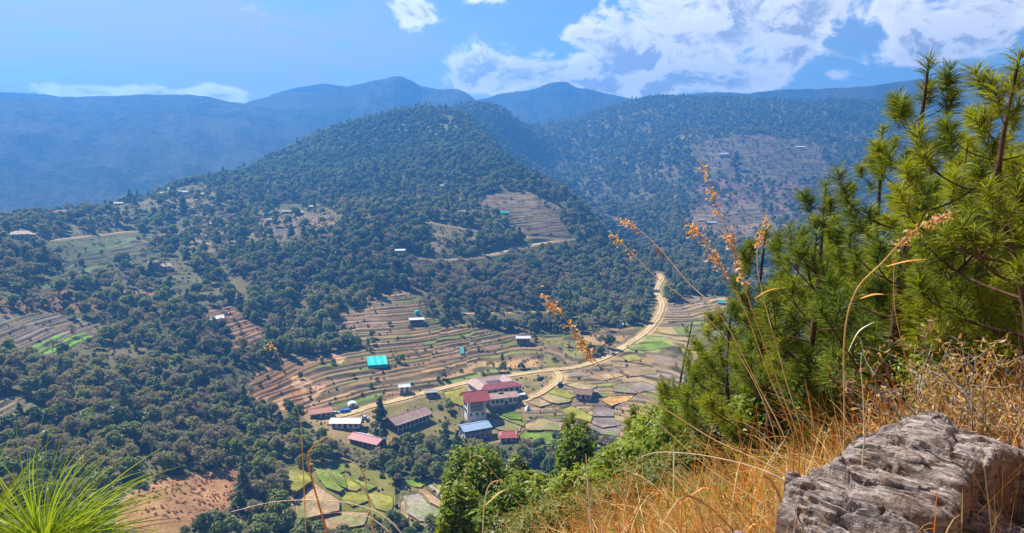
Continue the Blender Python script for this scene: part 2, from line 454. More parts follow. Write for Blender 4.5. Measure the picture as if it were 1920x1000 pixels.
Z_OPEN = {
 'village': [(560, 772), (700, 752), (800, 735), (960, 697), (1045, 690), (1000, 830), (880, 835), (810, 815), (700, 845), (600, 815)],
 'lower_fields': [(530, 880), (620, 858), (740, 892), (742, 960), (700, 992), (540, 990), (528, 920)],
 'lower_fields_b': [(745, 960), (754, 900), (855, 895), (840, 985), (770, 985)],
 'brown_scrub': [(190, 965), (250, 920), (330, 892), (440, 876), (460, 905), (430, 950), (380, 985), (300, 1010), (220, 990)],
 'olive_scrub': [(785, 462), (830, 425), (890, 435), (900, 462), (840, 478)],
 'purple_field': [(490, 412), (560, 402), (630, 405), (642, 440), (560, 450), (490, 442)],
 'left_scrub': [(-40, 565), (100, 545), (290, 545), (260, 570), (120, 590), (-40, 605)],
 'right_scrub': [(1280, 360), (1340, 330), (1480, 345), (1580, 330), (1600, 380), (1480, 470), (1290, 445)],
 'ridge_clear': [(270, 372), (330, 362), (395, 362), (440, 400), (400, 420), (330, 400)],
 'mid_clear': [(430, 415), (480, 420), (490, 445), (380, 470), (330, 460)],
 'sand_wash': [(660, 650), (600, 740), (580, 770), (480, 765), (470, 730), (560, 680)],
}
ROADS = [  # (name, points on the photograph, width in metres)
 ('road', [(1232, 512), (1240, 522), (1231, 545), (1241, 572), (1226, 605), (1200, 630), (1140, 667), (1085, 687), (1030, 694), (960, 703), (880, 716), (800, 735), (740, 751), (690, 763), (655, 775), (615, 783)], 5.2),
 ('road', [(1040, 692), (1050, 708), (1036, 722), (1010, 739), (980, 752)], 4.2),
 ('path', [(806, 417), (850, 425), (896, 433)], 5.0),
 ('path', [(775, 483), (830, 487), (900, 481), (980, 463), (1030, 454), (1072, 449)], 5.5),
 ('path', [(870, 588), (960, 586), (1040, 584)], 4.0),
 ('path', [(100, 450), (180, 441), (252, 433)], 5.0),
 ('path', [(990, 444), (1030, 446), (1072, 449)], 4.0),
]
# single fields around the village and by the stream: (outline on the photograph, colour, height lift)
TAN, TANB, GRN, YGR, PUR, ORG, MUD = (.33, .225, .12), (.27, .185, .10), (.13, .19, .022), (.23, .215, .035), (.20, .155, .13), (.42, .24, .08), (.28, .235, .18)
FIELDS = [
 ([(1002, 739), (1020, 734), (1045, 730), (1076, 744), (1066, 754), (1045, 757), (1025, 751)], TAN), ([(1022, 735), (1048, 728), (1078, 743), (1068, 748)], YGR),
 ([(984, 748), (1000, 742), (1034, 757), (1012, 763), (988, 755)], TANB), ([(935, 773), (955, 767), (976, 778), (979, 787), (955, 785)], GRN),
 ([(908, 789), (925, 776), (945, 784), (980, 797), (972, 809), (936, 806)], TANB), ([(912, 780), (928, 772), (950, 780), (984, 793), (982, 799), (945, 786)], GRN),
 ([(1050, 770), (1072, 762), (1110, 780), (1106, 791), (1070, 781)], YGR), ([(985, 797), (1010, 785), (1055, 793), (1050, 807), (990, 806)], TAN),
 ([(975, 817), (985, 809), (1046, 813), (1040, 832), (985, 832)], GRN), ([(1126, 750), (1148, 743), (1190, 742), (1174, 753), (1146, 761)], ORG),
 ([(1114, 763), (1150, 766), (1152, 781), (1112, 780)], PUR), ([(1112, 784), (1150, 783), (1168, 797), (1130, 802), (1108, 793)], PUR), ([(1106, 798), (1164, 803), (1160, 818), (1110, 812)], PUR),
 ([(1060, 722), (1085, 715), (1122, 724), (1098, 733)], TAN), ([(1150, 722), (1205, 716), (1240, 728), (1190, 738), (1150, 734)], PUR), ([(1098, 706), (1150, 697), (1170, 704), (1130, 714)], TAN),
 ([(1160, 690), (1210, 688), (1232, 700), (1180, 706)], TANB), ([(1176, 648), (1240, 641), (1262, 650), (1215, 657), (1185, 656)], GRN), ([(1165, 668), (1190, 664), (1205, 674), (1180, 678)], YGR),
 ([(833, 736), (870, 728), (880, 744), (866, 760), (836, 752)], YGR),
 ([(552, 929), (585, 904), (611, 922), (634, 938), (634, 957), (558, 974), (554, 951)], TAN), ([(539, 882), (565, 877), (584, 902), (552, 924), (533, 905)], YGR),
 ([(587, 878), (602, 870), (624, 902), (644, 917), (637, 922), (612, 914), (592, 888)], GRN), ([(612, 870), (622, 868), (646, 896), (651, 915), (634, 908)], GRN),
 ([(626, 866), (644, 865), (647, 884), (638, 887)], GRN), ([(647, 891), (677, 915), (668, 921), (650, 917)], YGR), ([(657, 893), (707, 913), (690, 919), (676, 909)], GRN),
 ([(688, 924), (707, 920), (737, 934), (735, 960), (706, 954)], YGR), ([(640, 924), (680, 921), (690, 938), (660, 950), (640, 938)], YGR), ([(560, 977), (632, 960), (690, 962), (680, 985), (600, 996), (562, 1000)], TAN), ([(537, 925), (549, 930), (552, 985), (541, 985)], TAN),
 ([(760, 900), (808, 903), (788, 914), (762, 911)], GRN), ([(782, 917), (794, 917), (834, 942), (832, 957), (808, 943)], TAN), ([(756, 930), (784, 926), (804, 947), (834, 961), (826, 978), (786, 977), (764, 962)], MUD),
 ([(810, 905), (842, 902), (850, 912), (828, 922)], YGR), ([(798, 908), (808, 906), (834, 928), (832, 936)], MUD), ([(750, 942), (757, 938), (768, 962), (764, 972), (750, 970)], TAN),
 ([(960, 875), (985, 872), (1005, 885), (1012, 910), (985, 912), (962, 892)], MUD),
]
# base height field with gullies, then ray casting on it
def base_z(x, y):
    r = np.hypot(x, y); a = np.arctan2(x, y)
    z = bilin(gz, GA, GL, a, np.log(r))
    amp = sstep(r, 520, 1000)
    z = z + amp * (11.0 * fbm(x / 150, y / 150, 3, 4)) + (1 - amp) * 1.3 * fbm(x / 45, y / 45, 5, 3)
    return z
RS = np.exp(np.linspace(math.log(150), math.log(2500), 1500))
def cast(px, py, zf=base_z):
    x, y, z = [float(q) for q in pdir(px, py)]
    h = math.hypot(x, y)
    d = zf(x / h * RS, y / h * RS) - z / h * RS
    k = np.nonzero(d > 0)[0]
    if len(k) == 0: 
        k = int(np.argmax(d)); r = RS[k]
    else:
        k = k[0]
        if k == 0: r = RS[0]
        else: r = RS[k - 1] + (RS[k] - RS[k - 1]) * (-d[k - 1]) / (d[k] - d[k - 1])
    return np.array([x / h * r, y / h * r, z / h * r])

# ------------------------------------------------------------------ polar mesh of the land
na = 700
rows = np.concatenate([np.arange(140, 250, 3.0), np.arange(250, 560, 0.8), np.arange(560, 800, 1.5), np.arange(800, 1100, 3.2), np.arange(1100, 1700, 3.2), np.arange(1700, 2650, 9.0)])
az = np.linspace(-R(41), R(41), na)
AA, RR = np.meshgrid(az, rows, indexing='ij')
X = np.sin(AA) * RR; Y = np.cos(AA) * RR
Z = base_z(X, Y)
PX, PY = project(X, Y, Z)
wx = 5 * fbm(X / 16, Y / 16, 21, 3); wy = 4 * fbm(X / 16, Y / 16, 31, 3)
k400 = 400.0 / RR
QX, QY = PX + wx * np.minimum(1, k400 * 1.4), PY + wy * np.minimum(1, k400 * 1.4)
COLR = np.zeros(X.shape + (3,))
n1 = fbm(X / 40, Y / 40, 41, 4); n2 = fbm(X / 9, Y / 9, 51, 3)
floor_a, floor_b = np.array([.065, .075, .028]), np.array([.155, .130, .058])
COLR[:] = floor_a + (floor_b - floor_a) * np.clip(0.5 + 0.9 * n1, 0, 1)[..., None]
def paint(mask, ca, cb, nn):
    t = np.clip(0.5 + nn, 0, 1)[..., None]
    c = np.array(ca) + (np.array(cb) - np.array(ca)) * t
    COLR[mask] = c[mask]
paint(inpoly(QX, QY, Z_OPEN['village']), (.15, .13, .045), (.28, .19, .09), n1 + n2)
paint(inpoly(QX, QY, Z_OPEN['lower_fields']), (.16, .16, .035), (.27, .22, .07), n1 + n2)
paint(inpoly(QX, QY, Z_OPEN['lower_fields_b']), (.16, .14, .05), (.30, .20, .11), n1 + n2)
paint(inpoly(QX, QY, Z_OPEN['brown_scrub']), (.25, .125, .06), (.37, .20, .095), n1 + n2)
paint(inpoly(QX, QY, Z_OPEN['olive_scrub']), (.12, .11, .045), (.22, .16, .08), n1 + n2)
paint(inpoly(QX, QY, Z_OPEN['purple_field']), (.12, .09, .06), (.21, .14, .085), n1 + n2)
paint(inpoly(QX, QY, Z_OPEN['left_scrub']), (.13, .085, .04), (.27, .14, .06), n1 + n2)
paint(inpoly(QX, QY, Z_OPEN['right_scrub']), (.10, .075, .06), (.20, .125, .075), n1 + n2)
paint(inpoly(QX, QY, Z_OPEN['ridge_clear']), (.11, .11, .05), (.20, .15, .09), n1 + n2)
paint(inpoly(QX, QY, Z_OPEN['mid_clear']), (.11, .11, .05), (.21, .16, .09), n1 + n2)
# terraces: treads and risers
STEP = {'village_terraces': 1.30, 'red_strip': 1.25, 'left_fields': 1.2, 'upper_fields': 1.9, 'valley_fields': 0.8, 'lower_left_fields': 1.5, 'green_slope': 2.0, 'right_fields': 3.6, 'right_fields_low': 3.0}
PAL = {
 'village_terraces': [(.34, .21, .09), (.29, .18, .08), (.22, .19, .06), (.27, .16, .09), (.37, .23, .10), (.19, .20, .045), (.25, .155, .095), (.16, .20, .04), (.31, .19, .09), (.27, .20, .075)],
 'red_strip': [(.34, .17, .09), (.38, .20, .10), (.30, .16, .10), (.33, .19, .11)],
 'left_fields': [(.20, .16, .13), (.24, .18, .13), (.20, .18, .11), (.22, .16, .12)],
 'upper_fields': [(.25, .165, .09), (.21, .145, .085), (.23, .165, .09), (.17, .15, .07)],
 'valley_fields': [(.35, .24, .12), (.31, .21, .11), (.21, .23, .06), (.25, .18, .13), (.38, .25, .11), (.27, .19, .13), (.31, .235, .09)],
 'lower_left_fields': [(.17, .17, .08), (.22, .18, .10)],
 'green_slope': [(.08, .12, .04), (.11, .15, .05), (.10, .12, .05)],
 'right_fields': [(.15, .12, .08), (.12, .10, .07), (.19, .14, .09)],
 'right_fields_low': [(.19, .13, .08), (.23, .15, .09), (.16, .11, .07)],
}
TERR = np.zeros(X.shape, np.int8)
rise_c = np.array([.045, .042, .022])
for ti, (zn, poly) in enumerate(Z_TERR.items()):
    m = inpoly(QX, QY, poly)
    if not m.any(): continue
    TERR[m] = ti + 1
    h = STEP[zn]
    x, y, z = X[m], Y[m], Z[m]
    hh = h * (0.8 + 0.5 * vnoise(x / 90, y / 90, 77) * 0)
    u = z / hh + 0.8 * fbm(x / 70, y / 70, 61, 3) + 0.14 * fbm(x / 12, y / 12, 62, 2)
    # where two families of terraces meet, the levels shift
    u = u + 0.22 * np.sin(u * 2.3 + 4 * fbm(x / 80, y / 80, 69, 2))
    cell = np.floor(vnoise(x / 70, y / 110, 63) * 5)
    u = u + cell * 0.37
    fl = np.floor(u); fr = u - fl
    rf = 0.34 if h > 1 else 0.26
    zt = fl + 0.06 * fr + np.where(fr > 1 - rf, sstep(fr, 1 - rf, 1.0) * 0.94, 0)
    lip = 0.10 * np.exp(-((fr - 0.04) / 0.05) ** 2)          # low bund on the outer edge
    Z[m] = z + (zt - u + 0.5) * hh + lip * min(h, 1.8)
    pal = np.array(PAL[zn])
    along = np.floor(np.arctan2(x, y) * np.hypot(x, y) / 34 + vnoise(fl * 3.1, fl * 0.7, 64) * 9)
    pid = (_hash(fl, along, 65) * len(pal)).astype(int) % len(pal)
    c = pal[pid] * (0.86 * (0.75 + 0.5 * _hash(fl, along, 66)))[:, None]
    nn = n1[m]
    if zn == 'village_terraces':
        red = sstep(-(PX[m] - 600) + 40 * nn, -30, 60) * sstep(PY[m], 655, 690)
        c = c * (1 - red[:, None]) + red[:, None] * (np.array([.30, .15, .07]) * (0.75 + .4 * _hash(fl, along, 67))[:, None])
        red2 = sstep(760 - PX[m] + 40 * nn, -10, 50) * (1 - sstep(PY[m], 620, 660))
        c = c * (1 - .7 * red2[:, None]) + .7 * red2[:, None] * np.array([.32, .20, .13])
    if zn == 'left_fields':
        g = inpoly(PX[m], PY[m], [(36, 672), (60, 650), (110, 628), (165, 622), (172, 640), (100, 662)]) & (_hash(fl, fl, 68) > 0.3)
        c[g] = (.13, .30, .02)
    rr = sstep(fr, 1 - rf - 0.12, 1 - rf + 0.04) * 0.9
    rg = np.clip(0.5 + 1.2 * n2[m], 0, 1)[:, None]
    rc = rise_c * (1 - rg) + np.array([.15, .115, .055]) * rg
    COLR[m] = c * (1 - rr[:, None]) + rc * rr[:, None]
m = inpoly(QX, QY, Z_OPEN['sand_wash']) & (n1 + 0.5 * n2 > 0.36)
paint(m, (.36, .19, .10), (.44, .26, .14), n2)
# roads: bed cut into the slope, earth thrown on the bank
road_lines = []
for name, pts, wdt in ROADS:
    w3 = np.array([cast(*p) for p in pts])
    w3 = bez(w3, 14 * len(pts))
    road_lines.append((name, w3, wdt))
    zz = w3[:, 2].copy()
    for _ in range(6): zz[1:-1] = (zz[:-2] + zz[1:-1] + zz[2:]) / 3
    w3[:, 2] = zz
    x0, x1, y0, y1 = w3[:, 0].min() - 15, w3[:, 0].max() + 15, w3[:, 1].min() - 15, w3[:, 1].max() + 15
    bb = np.nonzero(((X > x0) & (X < x1) & (Y > y0) & (Y < y1)).ravel())[0]
    xs, ys = X.ravel()[bb], Y.ravel()[bb]
    best = np.full(len(bb), 1e9); bz = np.zeros(len(bb))
    for i in range(len(w3) - 1):
        a, b = w3[i], w3[i + 1]
        ab = b[:2] - a[:2]; L2 = ab @ ab + 1e-9
        t = np.clip(((xs - a[0]) * ab[0] + (ys - a[1]) * ab[1]) / L2, 0, 1)
        d = np.hypot(xs - a[0] - t * ab[0], ys - a[1] - t * ab[1])
        k = d < best
        best[k] = d[k]; bz[k] = (a[2] + t * (b[2] - a[2]))[k]
    hw = wdt / 2
    zf = Z.ravel(); cf = COLR.reshape(-1, 3)
    bl = 1 - sstep(best, hw + 0.6, hw + 5)
    zf[bb] = zf[bb] * (1 - bl) + (bz - 0.35) * bl
    ed = (1 - sstep(best, hw + 0.5, hw + 3.5)) * (0.6 + 0.4 * np.clip(n2.ravel()[bb] * 2, -1, 1))
    ed = np.clip(ed, 0, 1)[:, None]
    cf[bb] = cf[bb] * (1 - ed) + np.array([.42, .28, .12]) * ed
    TERR.ravel()[bb[best < hw + 2.5]] = -1
# single fields: level beds cut into the ground
field_data = []
for poly, c in FIELDS:
    cx = sum(p[0] for p in poly) / len(poly); cy = sum(p[1] for p in poly) / len(poly)
    z0 = cast(cx, cy)[2] + 0.10
    out = []
    n = len(poly)
    for i in range(n):
        a, b = np.array(poly[i], float), np.array(poly[(i + 1) % n], float)
        for t in (0, .25, .5, .75): out.append(a + (b - a) * t)
    out = np.array(out)
    sm = out.copy()
    mc = sm.mean(0); sm = mc + (sm - mc) * 1.05
    # the bed follows the valley gently: a plane with 60 % of the local fall
    cw = cast(cx, cy); e_ = 9.0
    gx_ = 0.6 * float(base_z(cw[0] + e_, cw[1]) - base_z(cw[0] - e_, cw[1])) / (2 * e_); gy_ = 0.6 * float(base_z(cw[0], cw[1] + e_) - base_z(cw[0], cw[1] - e_)) / (2 * e_)
    dx, dy, dz = pdir(sm[:, 0], sm[:, 1])
    k = (z0 - gx_ * cw[0] - gy_ * cw[1]) / (dz - gx_ * dx - gy_ * dy)
    w = np.stack([dx * k, dy * k], 1)
    w += 0.6 * np.stack([fbm(w[:, 0] / 4, w[:, 1] / 4, 71, 2), fbm(w[:, 0] / 4, w[:, 1] / 4, 72, 2)], 1)
    pl = (z0, cw[0], cw[1], gx_, gy_)
    field_data.append((w, pl, c))
    cen = w.mean(0); big = cen + (w - cen) * 1.03
    m = inpoly(X, Y, [tuple(q) for q in big])
    Z[m] = np.minimum(Z[m], (z0 + gx_ * (X - cw[0]) + gy_ * (Y - cw[1]))[m] - 0.30)
    TERR[m] = -1
Z = np.maximum(Z, -235.0)
GZ, GLr = Z, rows
def ground_z(x, y):
    """final height of the land (valley sheet)"""
    r = np.hypot(x, y); a = np.arctan2(x, y)
    u = np.clip((a - az[0]) / (az[1] - az[0]), 0, na - 1.001); i = u.astype(int); u = u - i
    v = np.interp(r, rows, np.arange(len(rows))); j = np.minimum(v.astype(int), len(rows) - 2); v = v - j
    return (GZ[i, j] * (1 - u) + GZ[i + 1, j] * u) * (1 - v) + (GZ[i, j + 1] * (1 - u) + GZ[i + 1, j + 1] * u) * v
def gcast(px, py): return cast(px, py, ground_z)
idx = np.arange(X.size).reshape(X.shape)
Fq = np.stack([idx[:-1, :-1], idx[1:, :-1], idx[1:, 1:], idx[:-1, 1:]], -1).reshape(-1, 4)
RGBA = np.concatenate([COLR.reshape(-1, 3), np.ones((X.size, 1))], 1)
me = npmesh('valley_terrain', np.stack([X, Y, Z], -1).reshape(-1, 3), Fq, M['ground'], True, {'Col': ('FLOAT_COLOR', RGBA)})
tag(obj('valley_terrain', me), kind='structure')

# ------------------------------------------------------------------ the slope the photographer stands on
def sp(v, k=1.0): return np.log1p(np.exp(np.clip(v / k, -40, 40))) * k
def near_z(x, y):
    z = -1.55 + 0.42 * x - 0.40 * y + 0.55 * np.exp(-(((x - 1.0) / .5) ** 2 + ((y - 2.35) / .6) ** 2))
    z = z - 0.25 * sp(y - 9.5, 2.0) - 0.30 * sp(-x - 0.2, 0.8) * sstep(y, -2, 6) - 0.16 * sp(x - 7, 2.0)
    z = z + 0.55 * sp(-y - 1, 1.0)
    z = z + 0.12 * fbm(x / 1.6, y / 1.6, 81, 3) + 0.7 * fbm(x / 14, y / 14, 83, 3) * sstep(np.hypot(x, y), 6, 20)
    return z
ra = np.geomspace(0.5, 250, 170); aa = np.linspace(-math.pi, math.pi, 361)
A2, R2 = np.meshgrid(aa, ra, indexing='ij')
x2, y2 = np.sin(A2) * R2, np.cos(A2) * R2
z2 = np.maximum(near_z(x2, y2), -175)
n3 = fbm(x2 / 1.3, y2 / 1.3, 91, 4); n4 = fbm(x2 / 9, y2 / 9, 92, 3)
t = np.clip(0.5 + 1.1 * n3, 0, 1)[..., None]; t4 = np.clip(0.5 + 1.3 * n4, 0, 1)[..., None]
gg = (sstep(R2, 7, 16))[..., None]
c2 = (np.array([.20, .085, .035]) * (1 - t) + np.array([.36, .22, .09]) * t) * (1 - 0.35 * t4) + np.array([.12, .12, .04]) * 0.35 * t4
c2 = c2 * (1 - gg) + gg * (np.array([.075, .08, .03]) * (1 - t4) + np.array([.15, .12, .045]) * t4)
id2 = np.arange(x2.size).reshape(x2.shape)
F2 = np.stack([id2[:-1, :-1], id2[1:, :-1], id2[1:, 1:], id2[:-1, 1:]], -1).reshape(-1, 4)
me = npmesh('hillside_ground', np.stack([x2, y2, z2], -1).reshape(-1, 3), F2, M['near_ground'], True, {'Col': ('FLOAT_COLOR', np.concatenate([c2.reshape(-1, 3), np.ones((x2.size, 1))], 1))})
tag(obj('hillside_ground', me), kind='structure')

# ------------------------------------------------------------------ far mountain ridges
def far_mat(name, ca, cb, sc):
    def f(b):
        co = b.n('ShaderNodeTexCoord').outputs['Object']
        n = b.noise(co, sc, 8, 0.65); n2 = b.noise(co, sc * 0.13, 6, 0.65); n3 = b.noise(co, 0.13, 3, 0.7)
        c = b.mix(b.mr(n, 0.35, 0.65), ca, cb)
        c = b.mix(b.mr(n2, 0.42, 0.60, 0, 0.5), c, (.14, .13, .075))
        c = b.mix(b.mr(n3, 0.35, 0.65, 0.0, 0.5), c, tuple(0.4 * q for q in ca))
        h = b.math('ADD', n3, b.math('MULTIPLY', n, 1.2))
        return principled(b, c, 0.95, (h, 1.0, 9.0), 0.02)
    return mat(name, f)
M['far_forest'] = far_mat('far_forest', (.018, .030, .014), (.085, .090, .038), 0.03)
def ridge(name, sky_pts, r0, r1, zb, seed, spur=60.0):
    r0 = {2300: 2300, 2800: 2550, 3300: 2800, 3500: 2850, 3700: 2900, 3000: 2700}[r0]; r1 = min(r1, r0 - 500)
    p = np.array(sky_pts, float)
    n = 420
    px = np.linspace(p[0, 0], p[-1, 0], n)
    py = np.interp(px, p[:, 0], p[:, 1])
    ker = np.ones(9) / 9; py = np.convolve(np.pad(py, 4, 'edge'), ker, 'valid')
    py = py + 2.2 * fbm(px / 38, px * 0, seed, 4) + 1.0 * fbm(px / 4.5, px * 0 + 3, seed + 1, 3)
    a, e = pazel(px, py)
    rk = r0 * (1 + 0.05 * fbm(px / 160, px * 0 + 7, seed + 2, 3))
    zk = np.tan(e) * rk
    t = np.concatenate([np.linspace(0, 1, 90), np.linspace(1.02, 1.5, 10)])
    T, Aa = np.meshgrid(t, a, indexing='ij')
    rr = r1 + (rk[None] - r1) * T
    xx, yy = np.sin(Aa) * rr, np.cos(Aa) * rr
    prof = np.where(T <= 1, T ** 1.15, 1 - (T - 1) * 1.3)
    zz = zb + (zk[None] - zb) * prof
    u = Aa * r0
    w = np.clip(np.where(T <= 1, T * (1 - T) * 4, 0), 0, 1) ** 0.7
    rg = 1 - np.abs(fbm(u / 420 + 0.8 * T, T * 1.1, seed + 3, 4)) * 2
    zz = zz + spur * w * (rg - 0.45) + 26 * w * fbm(u / 90, T * 5, seed + 5, 5)
    ii = np.arange(xx.size).reshape(xx.shape)
    F = np.stack([ii[:-1, :-1], ii[:-1, 1:], ii[1:, 1:], ii[1:, :-1]], -1).reshape(-1, 4)
    o = obj(name, npmesh(name, np.stack([xx, yy, zz], -1).reshape(-1, 3), F, M['far_forest'], True))
    return tag(o, kind='structure')
ridge('mountain_ridge', [(-500, 170), (-200, 178), (0, 184), (100, 183), (180, 181), (250, 178), (350, 177), (400, 184), (440, 193), (500, 202), (600, 232), (700, 270), (800, 320), (950, 380)], 2300, 1250, -190, 100, 70)
ridge('mountain_ridge', [(200, 260), (420, 205), (460, 193), (500, 182), (560, 173), (620, 167), (680, 156), (715, 149), (745, 142), (768, 150), (790, 163), (830, 169), (860, 167), (885, 182), (910, 205), (960, 260), (1040, 300)], 2800, 1700, -170, 120, 70)
ridge('mountain_peak', [(380, 250), (470, 196), (510, 178), (560, 163), (600, 158), (645, 161), (700, 190), (800, 240)], 3300, 2400, -100, 140)
ridge('mountain_peak', [(820, 240), (880, 192), (915, 182), (945, 174), (1000, 168), (1030, 156), (1047, 153), (1062, 153), (1080, 164), (1110, 168), (1150, 178), (1185, 185), (1270, 230)], 3500, 2500, -100, 160)
ridge('mountain_ridge', [(1100, 230), (1200, 190), (1260, 180), (1330, 173), (1400, 175), (1480, 168), (1560, 166), (1640, 160), (1700, 152), (1760, 143), (1840, 131), (1900, 124), (2050, 118), (2350, 110)], 3700, 2600, -100, 180)
ridge('mountain_ridge', [(1480, 240), (1580, 205), (1640, 190), (1700, 170), (1780, 156), (1850, 144), (1900, 136), (2000, 126), (2350, 120)], 3000, 2300, -100, 200)
ridge('mountain_ridge', [(-400, 168), (-100, 172), (0, 173), (60, 176), (110, 180), (200, 190), (300, 210)], 3500, 2400, -100, 220)

# ------------------------------------------------------------------ roads and fields as sheets on the land
def road_mat(name, ca, cb):
    def f(b):
        co = b.n('ShaderNodeTexCoord').outputs['Object']
        n = b.noise(co, 0.5, 6, 0.7); n2 = b.noise(co, 0.09, 3, 0.6)
        c = b.mix(b.mr(n, 0.3, 0.7), ca, cb)
        c = b.mix(b.mr(n2, 0.45, 0.65, 0, 0.4), c, tuple(0.6 * q for q in ca))
        return principled(b, c, 0.95, (n, 0.5, 0.1), 0.03)
    return mat(name, f)
M['dirt_road'] = road_mat('dirt_road', (.40, .27, .12), (.60, .44, .23))
M['track'] = attr_mat('track', 0.45, 0.08, (0.5, 0.1), 0.4)
for name, w3, wdt in road_lines:
    tg = np.gradient(w3, axis=0)[:, :2]; tg /= np.linalg.norm(tg, axis=1, keepdims=True)
    nr = np.stack([-tg[:, 1], tg[:, 0]], 1)
    V = []
    ew = wdt / 2 * (1 + 0.22 * fbm(np.arange(len(w3)) / 3.0, np.zeros(len(w3)), int(wdt * 10), 3))
    for s, dz in ((-1.12, -0.9), (-1.0, 0.0), (-0.62, 0.0), (-0.48, -0.07), (-0.30, 0.0), (0.0, 0.06), (0.30, 0.0), (0.48, -0.07), (0.62, 0.0), (1.0, 0.0), (1.12, -0.9)):
        V.append(np.concatenate([w3[:, :2] + nr * (s * ew)[:, None], w3[:, 2:3] + dz], 1))
    V = np.stack(V, 1); ns = V.shape[1]
    ii = np.arange(V.shape[0] * ns).reshape(V.shape[0], ns)
    F = np.stack([ii[:-1, :-1], ii[:-1, 1:], ii[1:, 1:], ii[1:, :-1]], -1).reshape(-1, 4)[:, ::-1]
    tag(obj(name, npmesh(name, V.reshape(-1, 3), F, M['track'], False, {'Col': ('FLOAT_COLOR', np.tile(np.array([(.20, .15, .08, 1), (.27, .21, .10, 1), (.46, .32, .16, 1), (.58, .43, .23, 1), (.48, .34, .17, 1), (.30, .24, .11, 1), (.48, .34, .17, 1), (.58, .43, .23, 1), (.46, .32, .16, 1), (.27, .21, .10, 1), (.20, .15, .08, 1)]), (len(w3), 1)))})), kind='structure')
M['crop'] = attr_mat('crop', 0.7, 0.16, (0.7, 0.25), 0.5)
M['soil_edge'] = wear_mat('soil_edge', (.13, .085, .05), (.21, .14, .08), 0.8, 0.95, 0.03, bumpd=0.2)
for fi, (w, pl, c) in enumerate(field_data):
    n = len(w); cen = w.mean(0)
    rings, cols = [], []
    rg = np.random.default_rng(fi)
    ca = np.array(c); 
    lipc = np.array([.17, .12, .06])
    for s, dz, cc in ((1.03, -1.8, lipc * .6), (1.0, 0.14, lipc * .8), (0.975, 0.14, lipc * .8), (0.965, 0.0, ca), (0.85, -0.02, ca), (0.65, 0.0, ca), (0.4, 0.0, ca)):
        q = cen + (w - cen) * s
        rings.append(np.concatenate([q, (pl[0] + pl[3] * (q[:, 0:1] - pl[1]) + pl[4] * (q[:, 1:2] - pl[2])) + dz], 1))
        k = (0.65 + 0.7 * vnoise(q[:, 0] / 5, q[:, 1] / 5, 300 + fi))[:, None] if s < .96 else 1.0
        # patches of the neighbouring crop in the bed
        g = sstep(fbm(q[:, 0] / 9, q[:, 1] / 9, 320 + fi, 2), 0.1, 0.5)[:, None] * (0.6 if s < .96 else 0)
        mix = np.array([.16, .21, .05]) if c in (TAN, TANB, MUD, PUR) else np.array([.30, .26, .10])
        cols.append(np.broadcast_to(cc, (n, 3)) * k * (1 - g) + mix * g)
    V = np.concatenate(rings + [np.array([[cen[0], cen[1], pl[0] + pl[3] * (cen[0] - pl[1]) + pl[4] * (cen[1] - pl[2])]])]); Cc = np.concatenate(cols + [ca[None]])
    F = []
    for q in range(len(rings) - 1):
        for i in range(n): j = (i + 1) % n; F.append((q * n + i, q * n + j, (q + 1) * n + j, (q + 1) * n + i))
    q = (len(rings) - 1) * n; ce = len(V) - 1
    for i in range(0, n, 2): F.append((q + i, q + (i + 1) % n, q + (i + 2) % n, ce))
    o = obj('field', npmesh('field', V, np.array(F), M['crop'], False, {'Col': ('FLOAT_COLOR', np.concatenate([Cc, np.ones((len(Cc), 1))], 1))}))
    tag(o, kind='structure')
# haze in the air of the valley
hm = bpy.data.materials.new('haze'); hm.use_nodes = True; ht = hm.node_tree; ht.nodes.clear()
ho = ht.nodes.new('ShaderNodeOutputMaterial'); pv = ht.nodes.new('ShaderNodeVolumePrincipled')
pv.inputs['Color'].default_value = (0.10, 0.38, 1.0, 1)
pv.inputs['Density'].default_value = 3.7e-4
pv.inputs['Anisotropy'].default_value = 0.35
ht.links.new(pv.outputs[0], ho.inputs['Volume'])
hb = MB(); hb.box(-3300, 3300, -300, 3650, -260, 400)
o = hb.build('haze', hm); tag(o, kind='stuff')
